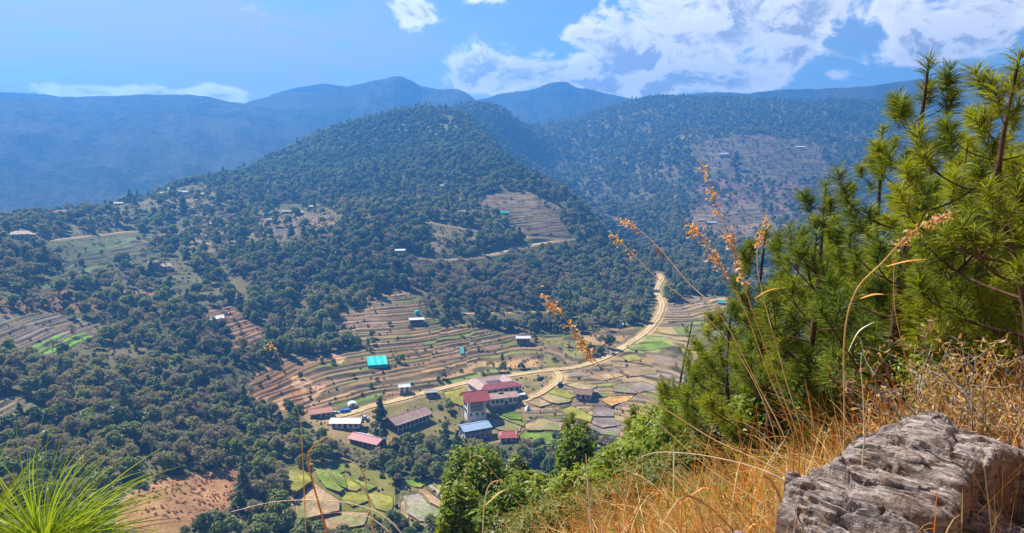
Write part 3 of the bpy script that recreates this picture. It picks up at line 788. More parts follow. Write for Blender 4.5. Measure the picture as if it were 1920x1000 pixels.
# ------------------------------------------------------------------ trees
def cards(Pt, N, size, rg, aspect=0.62, fold=0.25):
    """one folded leaf-clump card per point"""
    n = len(Pt)
    N = N / (np.linalg.norm(N, axis=1, keepdims=True) + 1e-9)
    t = rg.normal(size=(n, 3)); t -= (t * N).sum(1, keepdims=True) * N; t /= np.linalg.norm(t, axis=1, keepdims=True) + 1e-9
    b = np.cross(N, t)
    s = (size * (0.65 + 0.7 * rg.random(n)))[:, None]
    V = np.stack([Pt - t * s, Pt - b * s * aspect - N * s * fold, Pt + t * s, Pt + b * s * aspect - N * s * fold], 1).reshape(-1, 3)
    Q = np.arange(4 * n).reshape(n, 4)
    return V, Q
def crown_mesh(name, m, seed, kind, h, w, ncard, size):
    rg = np.random.default_rng(seed)
    L = []
    if kind == 'round':
        k = 11
        for i in range(k):
            a = i * 2.4 + rg.random(); rr = w * 0.5 * 0.62 * math.sqrt((i + 0.3) / k)
            zz = h * (0.72 - 0.34 * (rr / (w * 0.5)) + 0.16 * (rg.random() - .5))
            if i > 7: zz = h * 0.36
            L.append((rr * math.cos(a), rr * math.sin(a), zz, w * (0.17 + 0.09 * rg.random()), h * (0.15 + 0.06 * rg.random())))
    elif kind == 'tall':
        k = 13
        for i in range(k):
            f = i / (k - 1); a = i * 2.4 + rg.random()
            rr = w * 0.5 * (0.75 * (1 - f) ** 0.8 + 0.03) * (0.55 + 0.5 * rg.random())
            L.append((rr * math.cos(a), rr * math.sin(a), h * (0.2 + 0.73 * f), w * (0.25 - 0.12 * f), h * 0.085))
    elif kind == 'twig':
        k = 14
        for i in range(k):
            a = i * 2.4 + rg.random(); rr = w * 0.5 * 0.8 * math.sqrt((i + 0.3) / k)
            L.append((rr * math.cos(a), rr * math.sin(a), h * (0.82 - 0.36 * (rr / (w * 0.5)) ** 2 + 0.16 * (rg.random() - .5)), w * 0.13, h * 0.13))
    else:   # bush
        for i in range(7):
            a = i * 2.4; rr = w * 0.5 * 0.6 * math.sqrt(i / 7)
            L.append((rr * math.cos(a), rr * math.sin(a), h * (0.5 + 0.2 * rg.random() - 0.15 * (i / 7)), w * 0.24, h * 0.3))
    L = np.array(L)
    wt_ = L[:, 3] ** 2; wt_ /= wt_.sum()
    li = rg.choice(len(L), ncard, p=wt_)
    d = rg.normal(size=(ncard, 3)); d /= np.linalg.norm(d, axis=1, keepdims=True)
    d[:, 2] = np.where(rg.random(ncard) < 0.6, np.abs(d[:, 2]), d[:, 2])
    rad = 0.72 + 0.34 * rg.random(ncard)
    if kind == 'twig': rad = 0.3 + 0.8 * rg.random(ncard)
    Pt = L[li, :3] + d * np.stack([L[li, 3], L[li, 3], L[li, 4]], 1) * rad[:, None]
    N = d + (0.55 if kind != 'twig' else 1.0) * rg.normal(size=(ncard, 3)) + np.array([0, 0, 0.35])
    V, Q = cards(Pt, N, size, rg, 0.6 if kind != 'twig' else 0.34, 0.22)
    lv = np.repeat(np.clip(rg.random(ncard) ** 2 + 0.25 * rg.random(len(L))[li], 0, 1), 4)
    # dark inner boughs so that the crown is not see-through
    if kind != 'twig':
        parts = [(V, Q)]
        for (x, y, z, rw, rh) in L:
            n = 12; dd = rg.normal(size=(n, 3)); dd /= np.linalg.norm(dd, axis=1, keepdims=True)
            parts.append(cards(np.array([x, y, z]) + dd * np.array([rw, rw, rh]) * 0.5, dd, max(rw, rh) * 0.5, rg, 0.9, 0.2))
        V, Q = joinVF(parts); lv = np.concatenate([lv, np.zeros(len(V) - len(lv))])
    return npmesh(name, V, Q, m, False, {'leafvar': ('FLOAT', lv)})
def trunk_mesh(name, m, seed, h, r, limbs=4, spread=0.5, start=0.35, sides=6):
    rg = np.random.default_rng(seed)
    base = np.array([[0, 0, -0.8], [0, 0, 0.2], [rg.normal() * .03 * h, rg.normal() * .03 * h, h * 0.4], [rg.normal() * .05 * h, rg.normal() * .05 * h, h * 0.8]])
    c = bez(base, 9)
    ps = [tube(c, np.linspace(r, r * 0.25, 9), sides)]
    for i in range(limbs):
        k = 2 + int((start + (1 - start) * i / max(1, limbs)) * 6); k = min(k, 8)
        a = i * 2.4 + rg.random(); o = c[k]
        e = o + np.array([math.cos(a) * spread * h * 0.5, math.sin(a) * spread * h * 0.5, h * 0.18])
        ps.append(tube(bez([o, (o + e) / 2 + np.array([0, 0, -0.03 * h]), e], 5), np.linspace(r * 0.45, r * 0.1, 5), 5))
    V, F = joinVF(ps)
    return npmesh(name, V, F, m, True)
KINDS = {   # name, crown material, trunk material, shape, height, width, cards, card size, category phrase
 'broadleaf_tree': ('leaf_dark', 'bark', 'round', 9.0, 8.0, 430, 0.62),
 'leafless_tree': ('leaf_grey', 'pale_bark', 'twig', 8.5, 7.5, 420, 0.55),
 'conifer_tree': ('leaf_pine', 'bark', 'tall', 11.5, 7.4, 430, 0.62),
}
PROTO = {}
for kn, (lm, tm, sh, h, w, nc, sz) in KINDS.items():
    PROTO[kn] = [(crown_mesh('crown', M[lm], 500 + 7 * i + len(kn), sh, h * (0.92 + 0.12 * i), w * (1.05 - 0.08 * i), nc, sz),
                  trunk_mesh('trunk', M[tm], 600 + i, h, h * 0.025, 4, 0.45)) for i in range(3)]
BUSH = [crown_mesh('bush_crown', M['leaf_shrub'], 710 + i, 'bush', 2.0, 2.8, 110, 0.34) for i in range(3)]

# scatter over the land: every spot of the photograph decides what grows there
def zone_of(px, py):
    """(kind probabilities, density) per point: columns broadleaf, leafless, conifer, bare, bush"""
    n = len(px)
    pr = np.tile(np.array([.62, .30, .05]), (n, 1)); den = np.full(n, 1.0)
    def put(poly, p, d=1.0):
        m = inpoly(px, py, poly); pr[m] = p; den[m] = d
    put([(-60, 560), (250, 600), (430, 640), (500, 760), (530, 830), (470, 880), (300, 895), (-60, 900)], (.34, .62, .04), 1.1)
    put([(390, 345), (700, 215), (860, 180), (1000, 240), (1000, 345), (820, 345), (600, 385), (400, 400)], (.88, .03, .09), 1.15)
    put([(780, 500), (900, 490), (1045, 495), (1060, 560), (970, 585), (800, 578), (760, 540)], (.25, .72, .03), 1.0)
    put([(1000, 180), (1700, 170), (1700, 260), (1400, 255), (1200, 330), (1080, 330)], (.82, .05, .13), 1.1)
    put([(-60, 470), (110, 470), (120, 520), (0, 560), (-60, 560)], (.45, .5, .05), 1.0)
    put([(150, 520), (300, 470), (350, 500), (300, 545), (180, 560)], (.35, .6, .05), 0.9)
    put([(1080, 340), (1300, 310), (1280, 460), (1150, 450)], (.66, .28, .06), 0.9)
    put([(400, 380), (620, 360), (620, 420), (560, 460), (400, 480), (300, 440)], (.6, .3, .1), 0.62)
    put([(230, 360), (420, 360), (440, 420), (250, 430), (190, 410)], (.6, .25, .15), 0.5)
    return pr, den
OPEN_D = {'village': .13, 'lower_fields': .02, 'lower_fields_b': .02, 'brown_scrub': .0, 'olive_scrub': .12, 'purple_field': .06, 'left_scrub': .22, 'right_scrub': .34, 'ridge_clear': .2, 'mid_clear': .3, 'sand_wash': .04}
Rg = np.random.default_rng(5)
area = 0.5 * (R(39) * 2) * (2300 ** 2 - 240 ** 2)
# spacing grows with distance, since far crowns merge
cand_a, cand_r = [], []
for r0, r1, sq in ((240, 420, 17.0), (420, 700, 20.0), (700, 1100, 26.0), (1100, 1600, 40.0), (1600, 2320, 64.0)):
    n = int(R(39) * (r1 ** 2 - r0 ** 2) / sq)
    cand_a.append(Rg.uniform(-R(39), R(39), n)); cand_r.append(np.sqrt(Rg.uniform(r0 ** 2, r1 ** 2, n)))
ca_, cr_ = np.concatenate(cand_a), np.concatenate(cand_r)
tx, ty = np.sin(ca_) * cr_, np.cos(ca_) * cr_
tz = ground_z(tx, ty)
tpx, tpy = project(tx, ty, tz)
zx, zy = tpx + 9 * fbm(tx / 30, ty / 30, 401, 2), tpy + 5 * fbm(tx / 30, ty / 30, 402, 2)
prob, den = zone_of(zx, zy)
dense = np.zeros(len(tx), bool)
for poly in ([(-60, 690), (430, 690), (500, 790), (530, 840), (440, 880), (250, 890), (-60, 900)], [(380, 350), (700, 215), (1000, 180), (1010, 345), (820, 360), (620, 375), (450, 390)],
             [(440, 470), (560, 460), (660, 440), (700, 410), (800, 400), (800, 450), (760, 540), (690, 560), (620, 600), (520, 610), (470, 560)], [(770, 500), (1000, 470), (1130, 440), (1215, 505), (1210, 600), (1040, 620), (800, 575)],
             [(1000, 330), (1120, 400), (1210, 500), (1100, 500), (1040, 400)], [(990, 180), (1700, 170), (1700, 255), (1300, 235), (1180, 300), (1040, 330)], [(1100, 400), (1350, 380), (1370, 540), (1240, 520)]): dense |= inpoly(zx, zy, poly)
den = den * np.where(dense, np.clip(1.7 + 1.2 * fbm(tx / 60, ty / 60, 403, 4), 0.6, 2.0), np.clip(0.95 + 1.5 * fbm(tx / 75, ty / 75, 403, 4), 0.15, 1.4))
nearhill = sstep(tpy, 330, 420) * np.where(dense, 0.0, 1.0)
den = den * (1 - nearhill * sstep(fbm(tx / 140, ty / 50, 406, 3), 0.14, 0.36) * 0.7)
for k, d in OPEN_D.items():
    m = inpoly(zx, zy, Z_OPEN[k]); den[m] = d
terr_m = np.zeros(len(tx), bool)
for k, poly in Z_TERR.items():
    m = inpoly(zx, zy, poly); terr_m |= m
    den[m] = {'village_terraces': .035, 'valley_fields': .012, 'right_fields': .28, 'right_fields_low': .12, 'green_slope': .06}.get(k, .04)
# clusters of trees on open ground
for poly, d, p in (([(820, 708), (870, 700), (880, 716), (800, 728)], .5, None), ([(650, 825), (700, 840), (760, 800), (830, 800), (870, 830), (860, 880), (760, 890), (640, 860), (560, 830)], .9, None),
                   ([(480, 800), (560, 790), (640, 820), (640, 850), (560, 870), (520, 880)], 1.0, None), ([(800, 760), (850, 765), (860, 790), (820, 800)], .6, None),
                   ([(710, 920), (760, 880), (760, 920), (735, 930)], .9, None), ([(850, 590), (1180, 585), (1200, 606), (1040, 622), (830, 612), (790, 590)], 1.0, None),
                   ([(640, 655), (690, 625), (720, 650), (690, 668)], .5, None), ([(1240, 560), (1262, 560), (1225, 620), (1205, 625)], .8, None)):
    m = inpoly(zx, zy, poly); den[m] = d
# nothing on roads, in fields or on house plots
ri = np.searchsorted(rows, cr_).clip(0, len(rows) - 1); ai = ((ca_ + R(41)) / (az[1] - az[0])).astype(int).clip(0, na - 1)
clear = TERR[ai, ri] == -1
PLOTS = [(915, 725, 17), (942, 750, 12), (890, 770, 11), (885, 805, 11), (950, 816, 8), (765, 785, 19), (651, 795, 10), (692, 822, 12), (598, 776, 9), (705, 675, 9), (783, 597, 9), (980, 640, 8),
         (405, 606, 9), (38, 445, 12), (115, 402, 12), (306, 500, 12), (330, 364, 12), (868, 404, 12), (745, 478, 9), (1095, 744, 8), (1380, 300, 10), (1068, 447, 8), (758, 732, 7), (660, 758, 6), (640, 770, 14)]
plot_pts = [gcast(a, b) for a, b, _ in PLOTS]
for q, (_, _, rr_) in zip(plot_pts, PLOTS): clear |= np.hypot(tx - q[0], ty - q[1]) < rr_
keep = (Rg.random(len(tx)) < den) & ~clear
for nm_, w3_, wd_ in road_lines:        # verges towards the viewer are kept low
    qx_, qy_ = project(w3_[:, 0], w3_[:, 1], w3_[:, 2])
    for a_, b_ in zip(qx_, qy_): keep &= ~((np.abs(tpx - a_) < 11) & (tpy > b_ - 2) & (tpy < b_ + 17) & (np.abs(tpy - b_) < 30))
# visible: nothing nearer rises above the treetop
hor = np.arctan2(Z, RR); cm = np.maximum.accumulate(hor, axis=1)
top_el = np.arctan2(tz + 10, cr_)
vis = top_el > cm[ai, np.maximum(ri - 3, 0)] - 0.002
near_el = np.array([math.atan2(near_z(math.sin(a) * 9.0, math.cos(a) * 9.0), 9.0) for a in np.linspace(-R(41), R(41), 83)])
vis &= (top_el > np.interp(ca_, np.linspace(-R(41), R(41), 83), near_el)) & (tpx > -140) & (tpx < 2060)
keep &= vis | (Rg.random(len(tx)) < 0.10)
for (a, b, _), hw_ in zip(PLOTS[:9], (60, 40, 34, 40, 30, 55, 38, 42, 34)):     # the yards in front of the village houses are open
    keep &= ~((np.abs(tpx - a) < hw_) & (tpy > b - 12) & (tpy < b + 44))
ii = np.nonzero(keep)[0]
tx, ty, tz, tpx, tpy, tr, tterr = tx[ii], ty[ii], tz[ii], tpx[ii], tpy[ii], cr_[ii], terr_m[ii]
u = Rg.random(len(ii))[:, None]
pc = np.cumsum(prob[ii] / prob[ii].sum(1, keepdims=True), 1)
kind = (u > pc).sum(1).clip(0, 2)
scale = (0.45 + 0.85 * Rg.random(len(ii)) ** 1.4) * np.where(tterr, 0.55, 1.0) * (1 + 0.16 * sstep(tr, 1000, 2200))
scale *= np.where(tr < 420, 0.84, 1.0) * np.where(inpoly(tpx, tpy, Z_OPEN['village']), .62, 1.0)
tint = np.clip(0.42 + 1.1 * fbm(tx / 60, ty / 60, 404, 3) + 0.34 * Rg.normal(size=len(ii)), 0, 1)
yaw = Rg.uniform(0, 6.283, len(ii))
variant = Rg.integers(0, 3, len(ii))
sq = scale * np.array([9.0, 8.5, 11.0])[kind] / tr
visn = vis[ii] & (tpx > 0) & (tpx < 1920) & (tpy < 1000) & (tpx < 1330)
order = np.argsort(-np.where(visn, sq, 0))
first = set(order[:290].tolist())
KN = list(KINDS)
LOOKX = {'broadleaf_tree': 'dark green broadleaf tree', 'leafless_tree': 'grey half-bare tree with thin twigs', 'conifer_tree': 'tall narrow dark conifer'}
MARKS = [('the courtyard hall', 926, 725), ('the tower temple', 890, 765), ('the long pink-brown hall', 765, 780), ('the crimson roof', 690, 822), ('the pale blue roof', 885, 805), ('the small red roof', 952, 815),
         ('the salmon roof', 598, 775), ('the turquoise net', 707, 672), ('the red-terrace farmhouse', 405, 605), ('the red strip terraces', 440, 620), ('the reddish terraces', 520, 725),
         ('the brown scrub field', 340, 930), ('the lowest left paddies', 590, 920), ('the grey stream-side paddy', 790, 950), ('the lime-green left fields', 110, 645), ('the bottom left pine shoot', 80, 900),
         ('the hut near the road bend', 1160, 612), ('the orange field', 1160, 750), ('the long bright green field', 1220, 650), ('the brown-roofed farmhouse', 1095, 742), ('the dirt road bend', 1235, 560), ('the white tent', 990, 768),
         ('the left picture edge', 10, 760), ('the long pale roof', 783, 600), ('the dark tall tree', 714, 760), ('the left wood clearing', 40, 775), ('the wood centre', 260, 760), ('the gully bottom', 520, 850), ('the yellow lawn', 850, 742), ('the green paddies', 640, 885), ('the pointed near pine', 1075, 810), ('the pine stand', 1330, 660), ('the bright near pine', 895, 850), ('the grass slope', 1150, 880), ('the valley fields', 1320, 590)]
def where(px, py):
    n, mx, my = min(MARKS, key=lambda m: (m[1] - px) ** 2 + 2.2 * (m[2] - py) ** 2)
    dx, dy = px - mx, 1.5 * (py - my); d = math.hypot(dx, dy)
    if d > 95: far = 'well '
    elif d < 38: far = 'just '
    else: far = ''
    if abs(dx) > 2.2 * abs(dy): p_ = 'left of ' if dx < 0 else 'right of '
    elif abs(dy) > 2.2 * abs(dx): p_ = 'above ' if dy < 0 else 'below '
    else: p_ = ('above ' if dy < 0 else 'below ') + ('left of ' if dx < 0 else 'right of ')
    return far + p_ + n
NOUN = {'broadleaf_tree': 'broadleaf tree', 'leafless_tree': 'half-bare tree', 'conifer_tree': 'narrow conifer'}
def look(kn, sc, ti):
    s_ = 'large ' if sc > .88 else ('small ' if sc < .62 else '')
    if kn == 'leafless_tree': t_ = 'pale olive-grey ' if ti > .6 else ('brownish ' if ti < .3 else 'grey ')
    else: t_ = 'light green ' if ti > .68 else ('blackish ' if ti < .25 else 'dark green ')
    return s_ + t_ + NOUN[kn]
def region(px, py): return where(px, py)
LOOK = NOUN
def plant(kname, v, loc, rz, sc, ti, label, cat, group=None):
    root = empty(kname, loc, rz); root.scale = (sc, sc, sc)
    tag(root, label, cat, group)
    cm_, tm_ = PROTO[kname][v]
    c = obj('crown', cm_, root); c['tint'] = float(ti)
    obj('trunk', tm_, root)
    return root
def name_tree(i):
    return look(KN[kind[i]], scale[i], tint[i]) + ' ' + where(tpx[i], tpy[i] - 8)
alln = {}
for i in sorted(first): alln.setdefault(name_tree(i), []).append(i)
for lb, ids in alln.items():
    ids.sort(key=lambda i: tpx[i])
    words = {2: ('left', 'right'), 3: ('left', 'middle', 'right')}.get(len(ids))
    for q, i in enumerate(ids):
        l2 = lb if len(ids) == 1 else (lb + ', ' + words[q] + ' one' if words else lb)
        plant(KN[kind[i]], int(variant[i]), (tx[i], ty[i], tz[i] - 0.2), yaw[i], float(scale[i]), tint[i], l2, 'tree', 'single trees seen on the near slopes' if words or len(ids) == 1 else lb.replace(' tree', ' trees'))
def gn_scatter(name, meshes_objs, pts, yaws, scales, tints, idxs):
    """one object whose points carry copies of the given crowns"""
    n = len(pts)
    m = bpy.data.meshes.new(name)
    m.vertices.add(n); m.vertices.foreach_set('co', np.ascontiguousarray(pts, np.float32).ravel())
    for an, ty_, arr in (('yaw', 'FLOAT', yaws), ('size', 'FLOAT', scales), ('tint', 'FLOAT', tints), ('pick', 'INT', idxs)):
        a = m.attributes.new(an, ty_, 'POINT')
        a.data.foreach_set('value', np.ascontiguousarray(arr, np.float32 if ty_ == 'FLOAT' else np.int32))
    o = obj(name, m)
    g = bpy.data.node_groups.new(name, 'GeometryNodeTree')
    g.interface.new_socket('Geometry', in_out='INPUT', socket_type='NodeSocketGeometry')
    g.interface.new_socket('Geometry', in_out='OUTPUT', socket_type='NodeSocketGeometry')
    N = g.nodes.new; L = g.links.new
    gi, go = N('NodeGroupInput'), N('NodeGroupOutput')
    jn = N('GeometryNodeJoinGeometry')
    for so in meshes_objs:
        oi = N('GeometryNodeObjectInfo'); oi.transform_space = 'ORIGINAL'
        oi.inputs['Object'].default_value = so; oi.inputs['As Instance'].default_value = True
        L(oi.outputs['Geometry'], jn.inputs[0])
    ip = N('GeometryNodeInstanceOnPoints')
    L(gi.outputs[0], ip.inputs['Points']); L(jn.outputs[0], ip.inputs['Instance'])
    ip.inputs['Pick Instance'].default_value = True
    def att(nm, ty_):
        a = N('GeometryNodeInputNamedAttribute'); a.data_type = ty_; a.inputs['Name'].default_value = nm
        return a.outputs['Attribute']
    L(att('pick', 'INT'), ip.inputs['Instance Index'])
    cx = N('ShaderNodeCombineXYZ'); L(att('yaw', 'FLOAT'), cx.inputs[2])
    er = N('FunctionNodeEulerToRotation'); L(cx.outputs[0], er.inputs[0]); L(er.outputs[0], ip.inputs['Rotation'])
    cs = N('ShaderNodeCombineXYZ'); s_ = att('size', 'FLOAT')
    for k in range(3): L(s_, cs.inputs[k])
    L(cs.outputs[0], ip.inputs['Scale'])
    L(ip.outputs[0], go.inputs[0])
    md = o.modifiers.new('scatter', 'NODES'); md.node_group = g
    return tag(o, kind='stuff')
proto_objs = {}
for o in COL.objects:
    if o.type == 'MESH' and o.name.split('.')[0] == 'crown':
        proto_objs.setdefault(o.data.name, o)
rest = np.array([i for i in range(len(ii)) if i not in first])
for k, kn in enumerate(KN):
    srcs = [proto_objs.get(PROTO[kn][v][0].name) for v in range(3)]
    srcs = [s for s in srcs if s is not None]
    if not srcs:     # no single tree of the kind stands near enough: plant one on the hill
        j = rest[kind[rest] == k][0]
        t_ = plant(kn, 0, (tx[j], ty[j], tz[j] - .2), yaw[j], float(scale[j]), tint[j], LOOK[kn] + ' ' + region(tpx[j], tpy[j]), 'tree'); srcs = [t_.children[0]]
    q = rest[kind[rest] == k]
    pz = np.stack([tx[q], ty[q], tz[q] - 0.25], 1)
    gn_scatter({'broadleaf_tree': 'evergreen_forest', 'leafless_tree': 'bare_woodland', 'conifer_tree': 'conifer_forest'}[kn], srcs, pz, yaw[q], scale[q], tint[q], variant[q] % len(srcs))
print('forest', len(ii))
# low scrub: along terrace edges, in clearings, between the trees
nb = 70000
ba = Rg.uniform(-R(37), R(37), nb); br = np.exp(Rg.uniform(math.log(250), math.log(1500), nb))
bx, by = np.sin(ba) * br, np.cos(ba) * br; bz_ = ground_z(bx, by); bpx, bpy_ = project(bx, by, bz_)
bd = np.full(nb, 0.34)
for k, d in (('village', .16), ('lower_fields', .10), ('lower_fields_b', .1), ('brown_scrub', 1.0), ('olive_scrub', .8), ('purple_field', .5), ('left_scrub', .8), ('right_scrub', .8), ('ridge_clear', .6), ('mid_clear', .6), ('sand_wash', .3)):
    bd[inpoly(bpx, bpy_, Z_OPEN[k])] = d
for k, poly in Z_TERR.items(): bd[inpoly(bpx, bpy_, poly)] = .05 if k in ('valley_fields', 'green_slope') else .11
ri = np.searchsorted(rows, br).clip(0, len(rows) - 1); ai = ((ba + R(41)) / (az[1] - az[0])).astype(int).clip(0, na - 1)
kb = (Rg.random(nb) < bd * (0.4 + 1.2 * np.clip(.5 + 1.5 * fbm(bx / 25, by / 25, 410, 3), 0, 1))) & (TERR[ai, ri] != -1) & (np.arctan2(bz_ + 2, br) > cm[ai, np.maximum(ri - 4, 0)] - .001)
brown = inpoly(bpx, bpy_, Z_OPEN['brown_scrub'])
bs = (0.35 + 0.55 * Rg.random(nb) ** 2) * np.where(bd > .4, 1.0, 0.9) * np.where(brown, .7, 1)
bt = np.clip(0.45 + 0.35 * Rg.normal(size=nb), 0, 1)
# a few bushes that can be told apart seed the scrub
M['leaf_rust'] = leaf_mat('leaf_rust', (.30, .115, .045), (.42, .19, .075), (.50, .28, .13), 0.35)
rust = crown_mesh('rust_crown', M['leaf_rust'], 720, 'bush', 1.6, 2.6, 90, 0.34)
def bush(name, me_, px, py, sc, ti, label):
    w = gcast(px, py)
    root = empty(name, (w[0], w[1], float(ground_z(w[0], w[1])) - .1)); root.scale = (sc, sc, sc); tag(root, label, 'bush')
    c = obj('crown', me_, root); c['tint'] = ti
    s_ = obj('stem', trunk_mesh('stem', M['bark'], int(px), 1.6, .05, 3, .5), root)
    return c
BSRC = [bush('bush', BUSH[0], 846, 778, 1.5, .2, 'round olive bush on the slope left of the red-roofed tower'),
        bush('bush', BUSH[1], 872, 770, 1.0, .4, 'small olive bush right beside the tower wall'),
        bush('bush', BUSH[2], 812, 742, 1.1, .1, 'dark bush on the lawn edge by the village road')]
RSRC = [bush('rust_bush', rust, 380, 885, .9, .6, 'rust-brown bush on the upper edge of the brown scrub field')]
q = np.nonzero(kb & ~brown)[0]
gn_scatter('scrub', BSRC, np.stack([bx[q], by[q], bz_[q] - .1], 1), ba[q] * 40, bs[q], bt[q], (q % 3))
q = np.nonzero(kb & brown)[0]
gn_scatter('brown_undergrowth', RSRC, np.stack([bx[q], by[q], bz_[q] - .1], 1), ba[q] * 40, bs[q] * .8, bt[q], q * 0)
# ------------------------------------------------------------------ houses
M['white_wall'] = wear_mat('white_wall', (.72, .70, .66), (.58, .55, .50), 0.5, 0.85, 0.1)
M['cream_wall'] = wear_mat('cream_wall', (.60, .52, .42), (.48, .40, .31), 0.5, 0.85, 0.1)
M['stone_wall'] = wear_mat('stone_wall', (.30, .27, .24), (.20, .18, .16), 1.5, 0.9, 0.1, bumpd=.1)
M['dark_timber'] = wear_mat('dark_timber', (.07, .035, .025), (.12, .06, .04), 2.0, 0.8, 0.1)
M['red_timber'] = wear_mat('red_timber', (.20, .05, .04), (.13, .04, .035), 2.0, 0.8, 0.1)
M['pane'] = mat('pane', lambda b: principled(b, (.02, .025, .03), 0.15, None, 0.5))
def roof_m(n, c0, c1, rough=0.5): M[n] = wear_mat(n, c0, c1, 0.35, rough, 0.3, 0.0, ('X', 1.6), 0.03)
roof_m('roof_red', (.40, .075, .06), (.30, .06, .05)); roof_m('roof_pink', (.40, .28, .24), (.30, .18, .15), .7); roof_m('roof_rust', (.34, .19, .15), (.42, .29, .25), .7)
roof_m('roof_crimson', (.36, .08, .10), (.30, .13, .13)); roof_m('roof_blue', (.25, .36, .50), (.33, .42, .52), .4); roof_m('roof_white', (.62, .63, .64), (.50, .51, .53), .45)
roof_m('roof_grey', (.34, .33, .33), (.26, .25, .25), .6); roof_m('roof_tan', (.46, .38, .27), (.36, .28, .19), .8); roof_m('roof_brown', (.24, .14, .11), (.18, .11, .09), .8); roof_m('roof_salmon', (.52, .24, .16), (.44, .19, .13), .7)
MESHC = {}
def cached(key, fn):
    if key not in MESHC: MESHC[key] = fn()
    return MESHC[key]
def mbmesh(mb, name, mats):
    o = mb.build(name, mats); me_ = o.data; bpy.data.objects.remove(o); return me_
def window(parent, x, y, z, rz, w=1.1, h=1.3, fm='dark_timber'):
    def f():
        b = MB(); t = .14
        b.box(-w/2 - t, -w/2, -.10, .06, -h/2 - t, h/2 + t); b.box(w/2, w/2 + t, -.10, .06, -h/2 - t, h/2 + t)
        b.box(-w/2, w/2, -.10, .06, h/2, h/2 + t); b.box(-w/2 - .08, w/2 + .08, -.16, .06, -h/2 - t, -h/2); b.box(-.04, .04, -.085, .05, -h/2, h/2)
        return mbmesh(b, 'window', M[fm])
    def g():
        b = MB(); b.box(-w/2, w/2, -.05, .04, -h/2, h/2); return mbmesh(b, 'pane', M['pane'])
    o = obj('window', cached(('w', w, h, fm), f), parent); o.location = (x, y, z); o.rotation_euler = (0, 0, rz)
    obj('pane', cached(('p', w, h), g), o)
def door(parent, x, y, z0, rz, w=1.2, h=2.0):
    b = MB(); t = .15
    b.box(-w/2, w/2, -.06, .05, 0, h); b.box(-w/2 - t, -w/2, -.1, .06, 0, h + t); b.box(w/2, w/2 + t, -.1, .06, 0, h + t); b.box(-w/2, w/2, -.1, .06, h, h + t)
    o = b.build('door', M['dark_timber'], parent); o.location = (x, y, z0); o.rotation_euler = (0, 0, rz)
def gable_roof(parent, w, d, z0, rise, over, m, axis='x', hip=0.0, two=None, name='roof'):
    """two pitched sheets with a ridge along the length; thickness and overhang are real"""
    a, c = w / 2 + over, d / 2 + over; t = 0.16; k = hip * c
    ez = z0 - rise * over / (d / 2)
    b = MB()
    b.slab([(-a, -c, ez), (a, -c, ez), (a - k, 0, z0 + rise), (-a + k, 0, z0 + rise)], t, 0)
    b.slab([(a, c, ez), (-a, c, ez), (-a + k, .004, z0 + rise), (a - k, .004, z0 + rise)], t, 1 if two else 0)
    if hip:
        b.slab([(a, -c + .01, ez), (a, c - .01, ez), (a - k, .002, z0 + rise)], t, 0); b.slab([(-a, c - .01, ez), (-a, -c + .01, ez), (-a + k, .002, z0 + rise)], t, 0)
    b.box(-a + k, a - k, -.18, .18, z0 + rise - .02, z0 + rise + .09, 0)
    return b.build(name, [M[m], M[two or m]], parent)
def gable_wall(b, w, d, z0, z1, rise, mi=0):
    b.box(-w/2, w/2, -d/2, d/2, z0, z1, mi)
    for s in (-1, 1):
        x0, x1 = s * w/2, s * (w/2 - .25)
        b.add([(x0, -d/2, z1), (x0, d/2, z1), (x0, 0, z1 + rise * .93), (x1, -d/2, z1), (x1, d/2, z1), (x1, 0, z1 + rise * .93)], [(0, 1, 2), (5, 4, 3), (0, 2, 5, 3), (1, 4, 5, 2)], mi)
def house(px, py, yaw, w, d, hgt, label, roof='roof_grey', wall='white_wall', rise=1.4, over=0.8, storeys=1, nwin=3, hip=0.0, two=None, cat='house', name='house', group=None, deep=3.0, winw=1.1, winh=1.2, timber=False, sink=0.3):
    w3 = gcast(px, py)
    view = math.atan2(w3[0], w3[1])
    root = empty(name, (w3[0], w3[1], float(ground_z(w3[0], w3[1])) - sink + 0.3), R(yaw) - view)
    tag(root, label, cat, group)
    if w3[1] > 900: root.scale = (.68,) * 3
    elif w3[1] > 480: root.scale = (.8,) * 3
    b = MB(); gable_wall(b, w, d, 0, hgt, rise); b.build('wall', M[wall], root)
    b = MB(); b.box(-w/2 - .15, w/2 + .15, -d/2 - .15, d/2 + .15, -deep, .25); b.build('foundation', M['stone_wall'], root)
    gable_roof(root, w, d, hgt + .12, rise, over, roof, hip=hip, two=two)
    sh = hgt / storeys
    if timber:
        b = MB(); z = hgt - sh * .98
        b.box(-w/2 - .1, w/2 + .1, -d/2 - .22, -d/2 + .05, z, hgt - .1); b.build('timber_front', M['dark_timber'], root)
    for s in range(storeys):
        zc = s * sh + sh * .55
        for i in range(nwin):
            x = -w/2 + w * (i + .5) / nwin
            if s == 0 and i == nwin // 2 and nwin > 2: door(root, x, -d/2, .25, 0)
            else: window(root, x, -d/2 - (.22 if timber and s == storeys - 1 else 0), zc, 0, winw, min(winh, sh * .55))
        for i in range(max(1, nwin // 2)):
            y = -d/2 + d * (i + .5) / max(1, nwin // 2)
            window(root, w/2, y, zc, math.pi / 2, winw, min(winh, sh * .55)); window(root, -w/2, y, zc, -math.pi / 2, winw, min(winh, sh * .55))
    return root

